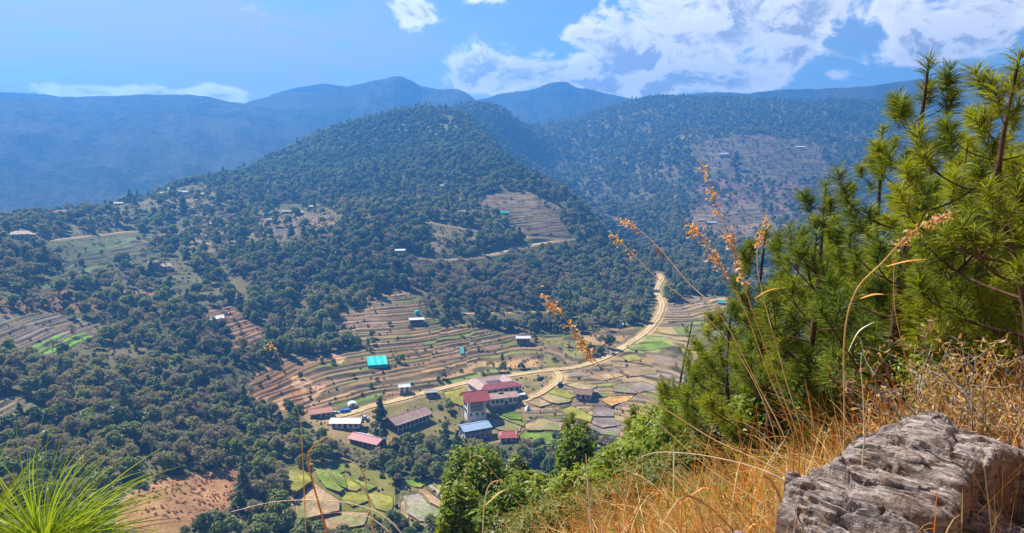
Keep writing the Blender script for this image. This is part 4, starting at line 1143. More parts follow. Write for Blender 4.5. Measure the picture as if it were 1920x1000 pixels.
# --- the courtyard hall beside the valley road
def at(px, py, yaw, name, label, cat, lift=0.0, group=None):
    w3 = gcast(px, py)
    root = empty(name, (w3[0], w3[1], float(ground_z(w3[0], w3[1])) + lift), R(yaw) - math.atan2(w3[0], w3[1]))
    return tag(root, label, cat, group)
root = at(926, 735, 24, 'courtyard_hall', 'large courtyard hall with faded pink metal roof round an open square, by the valley road', 'hall')
w, d, cw, cd, hgt = 23.0, 18.0, 9.5, 6.0, 5.2
b = MB()
for x0, x1, y0, y1 in ((-w/2, w/2, -d/2, -d/2 + .4), (-w/2, w/2, d/2 - .4, d/2), (-w/2, -w/2 + .4, -d/2 + .4, d/2 - .4), (w/2 - .4, w/2, -d/2 + .4, d/2 - .4),
                       (-cw/2 - .3, cw/2 + .3, -cd/2 - .3, -cd/2), (-cw/2 - .3, cw/2 + .3, cd/2, cd/2 + .3), (-cw/2 - .3, -cw/2, -cd/2, cd/2), (cw/2, cw/2 + .3, -cd/2, cd/2)):
    b.box(x0, x1, y0, y1, -3, hgt)
b.build('wall', M['white_wall'], root)
def ring_roof(a, c, ia, ic, z0, zr, zi, m0, m1):
    ma, mc = (a + ia) / 2, (c + ic) / 2
    A = [(-a, -c), (a, -c), (a, c), (-a, c)]; Md = [(-ma, -mc), (ma, -mc), (ma, mc), (-ma, mc)]; I = [(-ia, -ic), (ia, -ic), (ia, ic), (-ia, ic)]
    for i in range(4):
        j = (i + 1) % 4; b = MB()
        b.slab([(*A[i], z0), (*A[j], z0), (*Md[j], zr), (*Md[i], zr)], .16, 0)
        b.slab([(*Md[i], zr), (*Md[j], zr), (*I[j], zi), (*I[i], zi)], .16, 1)
        b.build('roof', [M[m0 if i in (0, ) else m1], M[m1]], root)
ring_roof(w/2 + 1.3, d/2 + 1.3, cw/2 - .5, cd/2 - .5, hgt - .2, hgt + 1.9, hgt + .4, 'roof_crimson', 'roof_pink')
for i in range(7): window(root, -w/2 + w * (i + .5) / 7, -d/2, 2.9, 0, 1.3, 1.5)
for i in range(5): window(root, w/2, -d/2 + d * (i + .5) / 5, 2.9, math.pi/2, 1.3, 1.5); window(root, -w/2, -d/2 + d * (i + .5) / 5, 2.9, -math.pi/2, 1.3, 1.5)
b = MB(); b.box(-cw/2, cw/2, -cd/2, cd/2, -1, .2); b.build('courtyard', M['stone_wall'], root)

# --- white wing in front of it
root = house(941, 756, 17, 14.5, 8.0, 4.6, 'low white wing with pale pink roof and dark windows, in front of the courtyard hall', 'roof_rust', rise=1.3, over=1.0, nwin=6, cat='building', name='wing_building', winw=1.2, winh=1.5)
b = MB(); b.box(-2.2, .4, -1.2, .3, 5.2, 6.35); b.build('roof_vent', M['roof_brown'], root)

# --- the tower temple
root = at(890, 781, 16, 'tower_temple', 'tall white tower temple with red gabled roof and dark timber bays', 'temple')
b = MB(); b.box(-5.2, 5.2, -4.6, 4.6, -3.5, 10.2, 0, 0.45); b.build('wall', M['white_wall'], root)
b = MB(); b.box(-3.0, 3.0, -5.25, -4.05, 5.0, 9.6); b.box(-3.2, 3.2, -5.4, -4.0, 9.6, 9.95); b.box(-3.2, 3.2, -5.4, -4.0, 4.7, 5.0); b.build('timber_bay', M['dark_timber'], root)
for zz in (6.0, 8.3):
    for i in range(4): window(root, -2.2 + i * 1.45, -5.27, zz, 0, .85, 1.2, 'white_wall')
for sx in (-1, 1):
    for zz in (4.2, 7.4):
        for yy in (-2.2, 0, 2.2): window(root, sx * (5.2 - .45 * (zz + 3.5) / 13.7), yy, zz, sx * math.pi / 2, 1.0, 1.5)
for i in range(3): window(root, -3.2 + 3.2 * i, -4.6 + .24, 2.6, 0, .9, 1.3)
b = MB(); b.box(-4.2, 4.2, -3.6, 3.6, 10.2, 11.2); b.build('attic', M['red_timber'], root)
gable_roof(root, 9.4, 8.2, 11.3, 2.5, 2.2, 'roof_red', two='roof_red')
b = MB(); b.box(-5.0, 5.0, -4.35, -4.22, 9.9, 10.2); b.box(-5, 5, 4.2, 4.35, 9.9, 10.2); b.build('cornice', M['red_timber'], root)
# --- the other village houses
root = house(889, 818, 24, 13.0, 8.0, 5.4, 'two-storey white house with pale blue metal roof, below the tower temple', 'roof_blue', rise=1.3, over=1.2, storeys=2, nwin=5, timber=True, winw=1.2)
b = MB(); b.slab([(-6.8, -6.2, 3.3), (7.0, -6.2, 3.3), (7.0, -4.2, 4.2), (-6.8, -4.2, 4.2)], .14); b.build('awning', M['roof_rust'], root)
b = MB()
for i in range(6): b.box(-6.5 + 2.6 * i, -6.3 + 2.6 * i, -6.0, -5.8, -2, 3.4)
b.build('verandah_posts', M['white_wall'], root)
house(953, 824, 4, 8.0, 6.4, 2.6, 'small house with bright red hipped roof beside the green field', 'roof_red', rise=1.7, over=0.9, nwin=3, hip=.6)
root = house(764, 795, 40, 21.5, 8.5, 4.2, 'long hall with faded pink-brown roof and dark red verandah, left of the village', 'roof_rust', 'red_timber', rise=2.0, over=1.3, nwin=8, two='roof_pink', cat='hall', name='long_hall', winw=1.3, winh=1.5)
b = MB()
for i in range(9): b.box(-10.6 + 2.6 * i, -10.35 + 2.6 * i, -5.6, -5.35, -2, 4.0)
b.box(-10.7, 10.7, -5.65, -5.3, 3.4, 3.75); b.box(-10.7, 10.7, -5.65, -5.3, .9, 1.1); b.build('verandah_posts', M['white_wall'], root)
house(650, 800, -14, 13.5, 6.5, 3.2, 'white-walled shed house with pale grey metal roof, beside the crimson roof', 'roof_white', rise=1.1, over=.9, nwin=5)
house(690, 834, -40, 16.0, 7.0, 3.2, 'long house with crimson and silver metal roof in the trees', 'roof_crimson', 'stone_wall', rise=1.3, over=.9, nwin=6, two='roof_white')
house(600, 780, 8, 10.0, 6.0, 2.8, 'low house with salmon-coloured roof at the left end of the village', 'roof_salmon', 'cream_wall', rise=1.4, over=.9, nwin=4)
house(758, 735, 6, 5.5, 4.5, 3.6, 'tiny two-storey white house above the road on the terraces', 'roof_white', rise=.8, over=.6, storeys=2, nwin=2)
house(808, 741, 10, 6, 4.5, 2.2, 'small grey shed on the lawn edge beside the road', 'roof_grey', 'stone_wall', rise=.6, over=.4, nwin=2, cat='shed', name='shed')
house(975, 746, 12, 4.5, 4, 2.4, 'small white shed at the right end of the courtyard hall', 'roof_white', rise=.6, over=.4, nwin=2, cat='shed', name='shed')
house(1095, 746, -10, 8, 5.5, 3.2, 'brown-roofed farmhouse among the fields right of the village', 'roof_brown', 'cream_wall', rise=1.5, over=.9, nwin=3)
house(1112, 741, 20, 4.5, 3.5, 2.4, 'small grey barn just behind the brown-roofed farmhouse', 'roof_grey', 'stone_wall', rise=.8, over=.4, nwin=2, cat='barn', name='barn')
# --- scattered farmhouses
house(405, 611, 16, 8.0, 6, 5.0, 'white two-storey farmhouse at the foot of the red terraces on the left slope', 'roof_white', rise=1.0, over=.8, storeys=2, nwin=4)
house(781, 605, 4, 11, 6, 3.4, 'dark house with long pale roof at the top of the terraces', 'roof_white', 'dark_timber', rise=.8, over=1.0, nwin=4)
house(981, 643, 0, 8.5, 5, 3.8, 'dark little house with white roof in the green terraces', 'roof_white', 'stone_wall', rise=.7, over=.7, nwin=4)
house(1162, 613, 5, 5.5, 4.5, 2.6, 'lone white hut under trees near the road bend', 'roof_white', rise=.9, over=.5, nwin=2, cat='hut', name='hut')
house(39, 447, -6, 14, 9, 4.8, 'broad white farmhouse with tan hipped roof at the far left ridge end', 'roof_tan', rise=2.0, over=1.8, nwin=4, hip=.7, storeys=2)
house(60, 444, 20, 5, 4, 2.2, 'small red-roofed shed right beside the broad farmhouse', 'roof_rust', 'cream_wall', rise=.8, over=.5, nwin=2, cat='shed', name='shed')
house(112, 405, 8, 11, 8, 5.0, 'white ridge-top house under a dark tree, second from the left edge', 'roof_brown', rise=1.6, over=1.4, storeys=2, nwin=3)
house(306, 506, 8, 12, 8, 4.2, 'white farmhouse with pale yellow roof on the wooded left slope', 'roof_tan', rise=1.8, over=1.8, nwin=4, hip=.5)
house(286, 496, 5, 7, 5, 2.2, 'small pale-roofed barn left of the white farmhouse on the wooded slope', 'roof_tan', 'stone_wall', rise=1.0, over=.8, nwin=2, cat='barn', name='barn')
house(312, 367, 4, 16, 8, 4.0, 'ridge house with long pale yellow roof, lower one of the crest hamlet', 'roof_tan', rise=1.5, over=1.4, nwin=4)
house(322, 360, 12, 9, 7, 4.5, 'ridge house with small steep white roof, topmost of the crest hamlet', 'roof_white', rise=1.8, over=1.2, nwin=3)
house(350, 365, -5, 17, 8, 4.0, 'ridge house with long grey roof, right of the crest hamlet', 'roof_grey', rise=1.5, over=1.2, nwin=4)
house(380, 368, 8, 12, 7, 3.0, 'low ridge house with tan roof below the forest edge', 'roof_tan', 'cream_wall', rise=1.3, over=1.0, nwin=3)
house(215, 384, 4, 16, 8, 3.5, 'pale roofed house on the ridge between dark trees', 'roof_tan', 'cream_wall', rise=1.4, over=1.2, nwin=3)
house(402, 425, 6, 9, 6, 4, 'house with grey-brown roof on the slope below the hamlet', 'roof_grey', 'cream_wall', rise=1.2, over=1.0, nwin=3)
house(450, 437, 5, 11, 7, 4, 'house with wide tan roof, left one of the two beside the purple field', 'roof_tan', rise=1.4, over=1.3, nwin=3)
house(473, 434, 10, 10, 7, 4, 'house with yellowish roof, right one of the two beside the purple field', 'roof_tan', 'cream_wall', rise=1.4, over=1.2, nwin=3)
house(508, 416, 4, 8, 6, 3, 'small hut with pale roof at the top of the purple field', 'roof_tan', 'cream_wall', rise=1.0, over=.9, nwin=2, cat='hut', name='hut')
house(538, 400, -8, 11, 6, 2.5, 'low hut with cream roof above the purple field, left of two', 'roof_tan', 'cream_wall', rise=1.0, over=.8, nwin=3, cat='hut', name='hut')
house(560, 402, 6, 10, 6, 2.5, 'low hut with cream roof above the purple field, right of two', 'roof_tan', 'cream_wall', rise=1.0, over=.8, nwin=3, cat='hut', name='hut')
house(582, 392, 6, 6, 5, 3.5, 'small white hut beside a yellow bush high on the slope', 'roof_white', rise=1.0, over=.7, nwin=2, cat='hut', name='hut')
house(643, 399, -6, 13, 6, 2.6, 'long low hut with tan roof at the right end of the upper clearing', 'roof_tan', 'cream_wall', rise=1.0, over=.8, nwin=3, cat='hut', name='hut')
house(836, 352, 3, 15, 7, 3.2, 'cream house alone in the dark forest of the main hill', 'roof_tan', 'cream_wall', rise=1.2, over=1.0, nwin=4)
house(871, 405, 8, 8, 7, 5.5, 'tall white house with yellow-brown roof left of the upper terraces', 'roof_tan', rise=1.6, over=1.6, storeys=2, nwin=3)
house(899, 405, 8, 9, 6, 3, 'low house with cream roof right of the tall white house', 'roof_tan', rise=1.0, over=.9, nwin=3)
house(750, 478, 4, 9, 6, 5, 'dark house with white roof where the hillside track begins', 'roof_white', 'stone_wall', rise=1.0, over=1.0, storeys=2, nwin=3)
house(738, 480, 14, 6, 5, 2.6, 'low shed with grey roof left of the dark house on the track', 'roof_grey', 'stone_wall', rise=.8, over=.6, nwin=2, cat='shed', name='shed')
house(1356, 293, 4, 22, 10, 6, 'white farmhouse beside the tall dark tree on the far right hill', 'roof_white', rise=1.8, over=1.5, nwin=4, storeys=2)
house(1390, 322, 10, 12, 8, 4, 'small white house below the tall dark tree on the far right hill', 'roof_white', rise=1.6, over=1.2, nwin=3)
house(1500, 278, 4, 24, 9, 4, 'pale long house on the highest fields of the right hill', 'roof_white', rise=1.8, over=1.2, nwin=4)
house(1335, 420, 2, 16, 7, 3.5, 'long low house with white roof in the lower fields of the right hill', 'roof_white', 'cream_wall', rise=1.0, over=1.0, nwin=5)
house(1314, 415, 8, 12, 7, 3, 'tan-roofed barn left of the long low house on the right hill', 'roof_tan', 'cream_wall', rise=1.2, over=1.0, nwin=3, cat='barn', name='barn')
# --- shade nets, tanks, tents, vehicles, posts
def net_mat(n, c):
    M[n] = wear_mat(n, c, tuple(.8 * q for q in c), 0.8, .6, .2)
net_mat('turquoise_net', (.02, .50, .44)); net_mat('teal_net', (.03, .30, .24)); net_mat('white_tarp', (.75, .75, .75)); net_mat('blue_paint', (.03, .16, .55)); net_mat('tyre', (.02, .02, .02)); net_mat('silver_paint', (.5, .52, .55)); net_mat('dark_paint', (.03, .035, .045)); net_mat('green_tarp', (.03, .30, .08)); net_mat('yellow_post', (.55, .42, .12))
def shade_net(px, py, w, d, h, m, label):
    root = at(px, py, 6, 'shade_net', label, 'shade net')
    nx, ny = 7, 4
    xs = np.linspace(-w/2, w/2, nx); ys = np.linspace(-d/2, d/2, ny)
    V = []; rg = np.random.default_rng(int(px))
    for t in (0, .08):
        for y in ys:
            for x in xs: V.append((x, y, h + .5 * (y / d) * 4 + .25 * rg.random() - .35 * math.sin((x / w + .5) * math.pi * 3) ** 2 * .5 - t))
    q = []; n = nx * ny
    for j in range(ny - 1):
        for i in range(nx - 1):
            a = j * nx + i; q.append((a, a + 1, a + nx + 1, a + nx)); q.append((a + n + nx, a + n + nx + 1, a + n + 1, a + n))
    obj('net', npmesh('net', np.array(V), np.array(q), M[m]), root)
    b = MB()
    b.add([(-w/2, -d/2, h - .8), (w/2, -d/2, h - .8), (w/2, -d/2, -.8), (-w/2, -d/2, -.8), (-w/2, -d/2 + .05, h - .8), (w/2, -d/2 + .05, h - .8), (w/2, -d/2 + .05, -.8), (-w/2, -d/2 + .05, -.8)], [(0, 3, 2, 1), (4, 5, 6, 7), (0, 1, 5, 4), (2, 3, 7, 6)])
    b.build('side_net', M[m], root)
    for sx in (-1, 1):
        for sy in (-1, 1):
            b = MB(); b.box(sx * w/2 * 1.01 - .07, sx * w/2 * 1.01 + .07, sy * d/2 - .07, sy * d/2 + .07, -1.5, h + 1.1 * sy + .2); b.build('post', M['bark'], root)
shade_net(707, 682, 11.5, 13, 1.9, 'turquoise_net', 'bright turquoise shade net over a seedbed in the terraces')
shade_net(866, 662, 2.5, 9, 1.6, 'teal_net', 'narrow teal shade net on the green terraces')
shade_net(945, 402, 11, 5, 2.2, 'teal_net', 'teal shade net at the foot of the upper terraces')
shade_net(1352, 570, 5, 5, 2.0, 'teal_net', 'small teal shade net in the right-hand valley fields')
def tank(px, py, r, h, m, label, lift=0.0):
    root = at(px, py, 0, 'water_tank', label, 'water tank', lift)
    V, F = tube(np.array([[0, 0, -.5], [0, 0, h * .85], [0, 0, h * .86]]), [r, r, r * .93], 14); obj('body', npmesh('body', V, F, M[m], True), root)
    V, F = tube(np.array([[0, 0, h * .84], [0, 0, h * .97], [0, 0, h], [0, 0, h * 1.01]]), [r * .98, r * .6, r * .25, .02], 14); obj('lid', npmesh('lid', V, F, M[m], True), root)
tank(782, 590, 1.6, 3.0, 'turquoise_net', 'turquoise water tank behind the long pale roof above the terraces')
tank(771, 721, 1.2, 1.6, 'green_tarp', 'round green water tank on the terraces above the road')
def dome_shed(px, py, w, d, h, m, label, cat, name):
    root = at(px, py, 8, name, label, cat)
    pts = [(math.cos(t), math.sin(t)) for t in np.linspace(0, math.pi, 9)]
    b = MB(); n = len(pts)
    vs = [(x * w/2, -d/2, z * h) for x, z in pts] + [(x * w/2, d/2, z * h) for x, z in pts]
    b.add(vs, [(i, i + n, i + n + 1, i + 1) for i in range(n - 1)] + [tuple(range(n - 1, -1, -1)), tuple(range(n, 2 * n))]); b.build('cover', M[m], root)
    b = MB(); b.box(-w/2 - .2, w/2 + .2, -d/2 - .2, d/2 + .2, -1.2, .06); b.build('base', M['stone_wall'], root)
    b = MB(); b.box(-.6, .6, -d/2 - .06, -d/2 + .1, .06, h * .62); b.build('door', M['dark_timber'], root)
dome_shed(661, 760, 5.0, 4, 1.9, 'white_tarp', 'rounded white tarpaulin shelter left of the pink-roofed hall', 'shelter', 'tarp_shelter')
def tent(px, py, w, label):
    root = at(px, py, 15, 'tent', label, 'tent')
    b = MB(); b.add([(-w/2, -w/2, -.3), (w/2, -w/2, -.3), (w/2, w/2, -.3), (-w/2, w/2, -.3), (0, 0, w * .75)], [(0, 1, 4), (1, 2, 4), (2, 3, 4), (3, 0, 4), (3, 2, 1, 0)]); b.build('cover', M['white_tarp'], root)
    b = MB(); b.box(-.06, .06, -.06, .06, -.3, w * .8); b.build('pole', M['bark'], root)
    b = MB(); b.add([(-.4, -w/2 * .93, -.2), (.4, -w/2 * .93, -.2), (0, -w/2 * .55, w * .33), (-.4, -w/2 * 1.02, -.2), (.4, -w/2 * 1.02, -.2), (0, -w/2 * .62, w * .36)], [(3, 4, 5), (2, 1, 0), (0, 3, 5, 2), (1, 2, 5, 4)]); b.build('flap', M['dark_timber'], root)
tent(990, 768, 3.4, 'small white tent between the green fields and the courtyard hall')
tent(884, 784, 2.2, 'tiny white canopy pitched at the foot of the tower temple')
def vehicle(px, py, yaw, m, label, cat, name, truck=False):
    root = at(px, py, yaw, name, label, cat)
    b = MB(); L_ = 5.2 if truck else 4.3
    b.box(-L_/2, L_/2, -.88, .88, .42, 1.02, 0, .06); b.build('body', M[m], root)
    b = MB()
    if truck: b.box(-L_/2 + .3, -L_/2 + 1.7, -.84, .84, 1.0, 1.95, 0, .12); b.build('cab', M[m], root); b = MB(); b.box(-L_/2 + 1.9, L_/2, -.95, .95, 1.0, 1.75, 0, .02); b.build('load_bed', M[m], root)
    else: b.box(-1.35, 1.15, -.8, .8, 1.0, 1.58, 0, .22); b.build('cabin', M['pane'], root); b = MB(); b.box(-1.05, .85, -.6, .6, 1.58, 1.62); b.build('roof', M[m], root)
    for sx in (-1, 1):
        for sy in (-1, 1):
            V, F = tube(np.array([[sx * L_ * .31, sy * .92 - .12, .34], [sx * L_ * .31, sy * .92 - .119, .34], [sx * L_ * .31, sy * .92 + .119, .34], [sx * L_ * .31, sy * .92 + .12, .34]]), [.02, .34, .34, .02], 12)
            obj('wheel', npmesh('wheel', V, F, M['tyre']), root)
vehicle(629, 777, 20, 'silver_paint', 'white parked car on the bare yard, left of the blue truck', 'car', 'parked_car')
vehicle(647, 774, 15, 'blue_paint', 'small blue truck on the bare yard by the white car', 'truck', 'small_truck', True)
vehicle(1012, 712, 60, 'dark_paint', 'dark car parked on the grass inside the road loop', 'car', 'parked_car')
vehicle(1050, 724, 80, 'dark_paint', 'dark pickup on the outer side of the road loop', 'truck', 'pickup_truck', True)
vehicle(684, 786, -30, 'silver_paint', 'silver car at the end of the road near the crimson roof', 'car', 'parked_car')
root = at(1067, 449, 0, 'post_row', 'row of pale yellow posts at the bend of the hillside track', 'fence')
for i in range(6):
    b = MB(); b.box(-6 + i * 2.2, -5.6 + i * 2.2, -.2, .2, -1, 5.4 + .5 * math.sin(i * 2.1)); b.build('post', M['yellow_post'], root)
b = MB(); b.box(-6.2, 5.6, .21, .3, 1.2, 1.45); b.build('rail', M['yellow_post'], root)
# prayer-flag poles below the tower
for i, (px, dx) in enumerate(((862, 0), (868, 3), (874, 6), (880, 9))):
    root = at(px, 786 + (i % 2), 0, 'flag_pole', ['leftmost', 'second', 'third', 'rightmost'][i] + ' of four white prayer flag poles below the tower temple', 'flag pole', group='white flag poles below the tower temple')
    V, F = tube(np.array([[0, 0, -1], [0, 0, 7.5]]), [.07, .04], 6); obj('pole', npmesh('pole', V, F, M['bark']), root)
    xs = np.linspace(1.2, 7.2, 8)
    V = [(0.05, 0, z) for z in xs] + [(.75 + .12 * math.sin(z * 2), .15 * math.sin(z * 1.7), z) for z in xs] + [(0.05, .03, z) for z in xs] + [(.75 + .12 * math.sin(z * 2), .03 + .15 * math.sin(z * 1.7), z) for z in xs]
    q = [(k, k + 8, k + 9, k + 1) for k in range(7)] + [(k + 16, k + 17, k + 25, k + 24) for k in range(7)]
    obj('flag', npmesh('flag', np.array(V), np.array(q), M['white_tarp']), root)
# the two tall dark trees that stand out
w3 = gcast(1379, 318)
PROTO['dark_tree'] = [(crown_mesh('crown', M['leaf_dark'], 990, 'tall', 26.0, 17.0, 900, 1.1), trunk_mesh('trunk', M['bark'], 991, 24, .6, 4, .3))]
plant('dark_tree', 0, (w3[0], w3[1], float(ground_z(w3[0], w3[1])) - .5), 1.0, 1.35, .1, 'tall dark tree standing alone in the fields of the far right hill', 'tree')
w3 = gcast(714, 830)
PROTO['dark_tree'] = [(crown_mesh('crown', M['leaf_dark'], 992, 'tall', 20.0, 8.5, 1300, .55), trunk_mesh('trunk', M['bark'], 993, 18, .35, 5, .3))]
plant('dark_tree', 0, (w3[0], w3[1], float(ground_z(w3[0], w3[1])) - .5), 2.0, 1.15, .0, 'tall nearly black tree in front of the long pink-brown hall', 'tree')
# ------------------------------------------------------------------ pines on the near slope
def needles(tips, dirs, rg, per=80, ln=0.19, wid=0.004, shoot=0.26, spread=1.05, droop=0.12):
    """bottle-brush tufts of long needles round each shoot end"""
    n = len(tips)
    T = np.repeat(tips, per, 0); D = np.repeat(dirs, per, 0)
    s = rg.random(n * per) ** 0.8
    sh = np.repeat(shoot * (0.7 + 0.6 * rg.random(n)), per)
    base = T - D * (sh * (1 - s))[:, None]
    rad = rg.normal(size=(n * per, 3)); rad -= (rad * D).sum(1, keepdims=True) * D; rad /= np.linalg.norm(rad, axis=1, keepdims=True) + 1e-9
    fw = (0.35 + 0.75 * s ** 1.5)[:, None]
    d = D * fw + rad * (spread * (0.75 + 0.35 * rg.random(n * per)))[:, None]
    d /= np.linalg.norm(d, axis=1, keepdims=True)
    L = (ln * (0.7 + 0.5 * rg.random(n * per)))[:, None]
    mid = base + d * L * 0.55; end = base + d * L; end[:, 2] -= (droop * L[:, 0] * (1 + rg.random(n * per)))
    side = np.cross(d, rg.normal(size=d.shape)); side /= np.linalg.norm(side, axis=1, keepdims=True) + 1e-9
    w = wid * (0.7 + 0.6 * rg.random(n * per))[:, None]
    V = np.stack([base - side * w * .5, base + side * w * .5, mid + side * w * .45, mid - side * w * .45, end], 1).reshape(-1, 3)
    k = np.arange(n * per)[:, None] * 5
    F = np.concatenate([k + np.array([[0, 1, 2, 3]]), k + np.array([[3, 2, 4, 4]])])
    lv = np.repeat(np.clip(rg.random(n * per) ** 2 * 0.8 + np.repeat(0.3 * rg.random(n), per), 0, 1), 5)
    tri = np.concatenate([k + np.array([[0, 1, 2]]), k + np.array([[0, 2, 3]]), k + np.array([[3, 2, 4]])])
    return V, tri, lv
def pine(px, r, top, spread, seed, label, tint=.2, nb=26, per=95, ln=.19, wid=.0065, shoot=.20, merged=False, lean=0.0, trunk_r=None, low=0.12, extra=(), sub=4, cat='pine tree'):
    rg = np.random.default_rng(seed)
    b0 = P(px, 500, r); bx_, by_ = b0[0], b0[1]
    zb = float(near_z(bx_, by_)) - .1
    tp = P(top[0], top[1], r + lean)
    H = tp[2] - zb
    root = empty('pine_tree', (bx_, by_, zb)); tag(root, label, cat)
    t0 = np.zeros(3); t1 = tp - np.array([bx_, by_, zb])
    tr = trunk_r or 0.012 * H + .02
    cl = bez([t0 - np.array([0, 0, .4]), t1 * .3 + rg.normal(size=3) * .02 * H * np.array([1, 1, 0]), t1 * .65 + rg.normal(size=3) * .02 * H * np.array([1, 1, 0]), t1], 24)
    V, F = tube(cl, np.linspace(tr, tr * .16, 24), 8); obj('trunk', npmesh('trunk', V, F, M['pine_bark'], True), root)
    allt, alld, allw = [cl[-1]], [np.array([0.05, 0, 1.0])], []
    for i in range(nb + len(extra)):
        f = low + (0.97 - low) * (i + rg.random() * .6) / nb if i < nb else 0.5
        c = cl[min(23, int(2 + f * 21))]
        a = i * 2.4 + rg.normal() * .4
        Lb = spread * .92 * (1 - 0.86 * (max(0, f - .15) / .85) ** .8) * (0.6 + 0.45 * rg.random()) * (0.75 + .25 * min(1, f / .3))
        o = np.array([math.cos(a), math.sin(a), 0])
        up = 0.25 + 0.55 * f
        if i >= nb:
            e = P(*extra[i - nb]) - np.array([bx_, by_, zb]); c = cl[min(23, int(23 * 0.42))]
            br = bez([c, c + (e - c) * .5 + np.array([0, 0, -.06 * np.linalg.norm(e - c)]), e], 12); Lb = np.linalg.norm(e - c)
        else:
            br = bez([c, c + o * Lb * .5 + np.array([0, 0, Lb * up * .25]), c + o * Lb * .9 + np.array([0, 0, Lb * up * .75]), c + o * Lb + np.array([0, 0, Lb * (up + .12)])], 12)
        rb = max(.006, 0.35 * tr * (Lb / spread) ** .7 * (1.2 - f * .6))
        prt = [tube(br, np.linspace(rb, rb * .35, 12), 6)]
        tips, dirs = [br[-1]], [br[-1] - br[-3]]
        ns = max(2, int(sub * 2 * Lb / spread))
        for j in range(ns):
            k = int(3 + 8 * (j + rg.random()) / ns); k = min(k, 11)
            q = br[k]; td = br[min(11, k + 1)] - br[k - 1]; td /= np.linalg.norm(td)
            sd_ = np.cross(td, [0, 0, 1.0]) * (1 if j % 2 else -1) + rg.normal(size=3) * .25
            l2 = Lb * (0.22 + .25 * rg.random()) * (1.2 - .5 * k / 11)
            e = q + (td * .7 + sd_ * .75) * l2 + np.array([0, 0, l2 * .45])
            sb = bez([q, q + (e - q) * .55 + np.array([0, 0, -.05 * l2]), e], 6)
            prt.append(tube(sb, np.linspace(rb * .5, rb * .25, 6), 5))
            tips.append(e); dirs.append(sb[-1] - sb[-2] + np.array([0, 0, .15 * l2]))
            if l2 > .35 * spread * .5:
                e2 = sb[3] + (td * .6 - sd_ * .5) * l2 * .5 + np.array([0, 0, l2 * .3]); tips.append(e2); dirs.append(e2 - sb[3])
                prt.append(tube(bez([sb[3], e2], 4), np.linspace(rb * .4, rb * .22, 4), 4))
        tips = np.array(tips); dirs = np.array(dirs); dirs /= np.linalg.norm(dirs, axis=1, keepdims=True) + 1e-9
        V, F = joinVF(prt)
        if merged: allw.append((V, F)); allt += list(tips); alld += list(dirs)
        else:
            bo = obj('branch', npmesh('branch', V, F, M['pine_bark'], True), root)
            V, F, lv = needles(tips, dirs, rg, per, ln, wid, shoot)
            no = obj('needles', npmesh('needles', V, F, M['needle'], False, {'leafvar': ('FLOAT', lv)}), bo); no['tint'] = float(np.clip(tint + .18 * rg.normal(), 0, 1))
    tips = np.array(allt); dirs = np.array(alld); dirs /= np.linalg.norm(dirs, axis=1, keepdims=True)
    V, F, lv = needles(tips, dirs, rg, per, ln, wid, shoot)
    no = obj('crown', npmesh('crown', V, F, M['needle'], False, {'leafvar': ('FLOAT', lv)}), root); no['tint'] = tint
    if merged:
        V, F = joinVF(allw); obj('branches', npmesh('branches', V, F, M['pine_bark'], True), root)
    return root
pine(1690, 8.8, (1742, 112), 1.7, 11, 'tallest young pine with open upright top, behind the rock', .05, 30, 100, lean=.1, extra=((1935, 360, 8.6),))  # low tint paints shade into the needle colour of the front pines
pine(1530, 10.2, (1548, 345), 1.6, 12, 'young pine with pom-pom shoots, left neighbour of the tallest pine', .10, 24, 100)
pine(1425, 11.5, (1436, 432), 1.45, 13, 'short bushy pine, outermost to the left of the pine stand', .2, 23, 100)
pine(1940, 7.8, (1912, 100), 1.5, 14, 'pine with sparse tall top at the right edge of the picture', .35, 24, 100)
pine(1810, 13.0, (1815, 262), 2.3, 15, 'broad yellow-green sunlit pine behind the tallest pine', .9, 26, 100, wid=.0075)  # high tint paints sunlight into the needle colour of the pines behind
pine(1640, 13.6, (1655, 238), 1.9, 16, 'dark slim pine just left behind the tallest pine', .35, 30, 100, wid=.0075)
pine(1380, 14.0, (1372, 570), 1.7, 17, 'low wide pine at the left foot of the pine stand', .35, 32, 100, wid=.0075)
pine(1900, 11.5, (1885, 300), 2.0, 18, 'yellow-green pine between the broad sunlit pine and the right edge', .85, 48, 100, wid=.0075)
pine(1490, 15.0, (1500, 480), 1.9, 19, 'yellowish pine filling the gap behind the left young pines', .7, 28, 100, wid=.0075)
pine(1345, 18.0, (1335, 660), 1.6, 20, 'small bright green pine lowest on the left slope of the stand', .6, 29, 100, wid=.0075)
pine(1740, 10.8, (1765, 420), 1.9, 26, 'thick dark pine crown right under the tallest pine', .3, 28, 100, wid=.0075)
pine(1610, 11.8, (1600, 470), 1.8, 27, 'low green pine in front of the slim dark pine', .5, 26, 100, wid=.0075)
pine(1725, 12.2, (1715, 345), 2.2, 46, 'yellow-green pine crown between the tallest and the slim dark pine', .8, 40, 100, wid=.0075)
pine(1860, 9.6, (1850, 420), 1.7, 47, 'low yellow-green pine before the right edge, above the golden shrub', .75, 34, 100, wid=.0065)
pine(1560, 12.8, (1570, 440), 1.9, 48, 'lit yellow-green pine behind the two left young pines', .7, 34, 100, wid=.0075)
pine(1875, 14.5, (1862, 195), 2.3, 49, 'tall yellow-green pine filling the sky gap near the right edge', .85, 50, 100, wid=.0075)
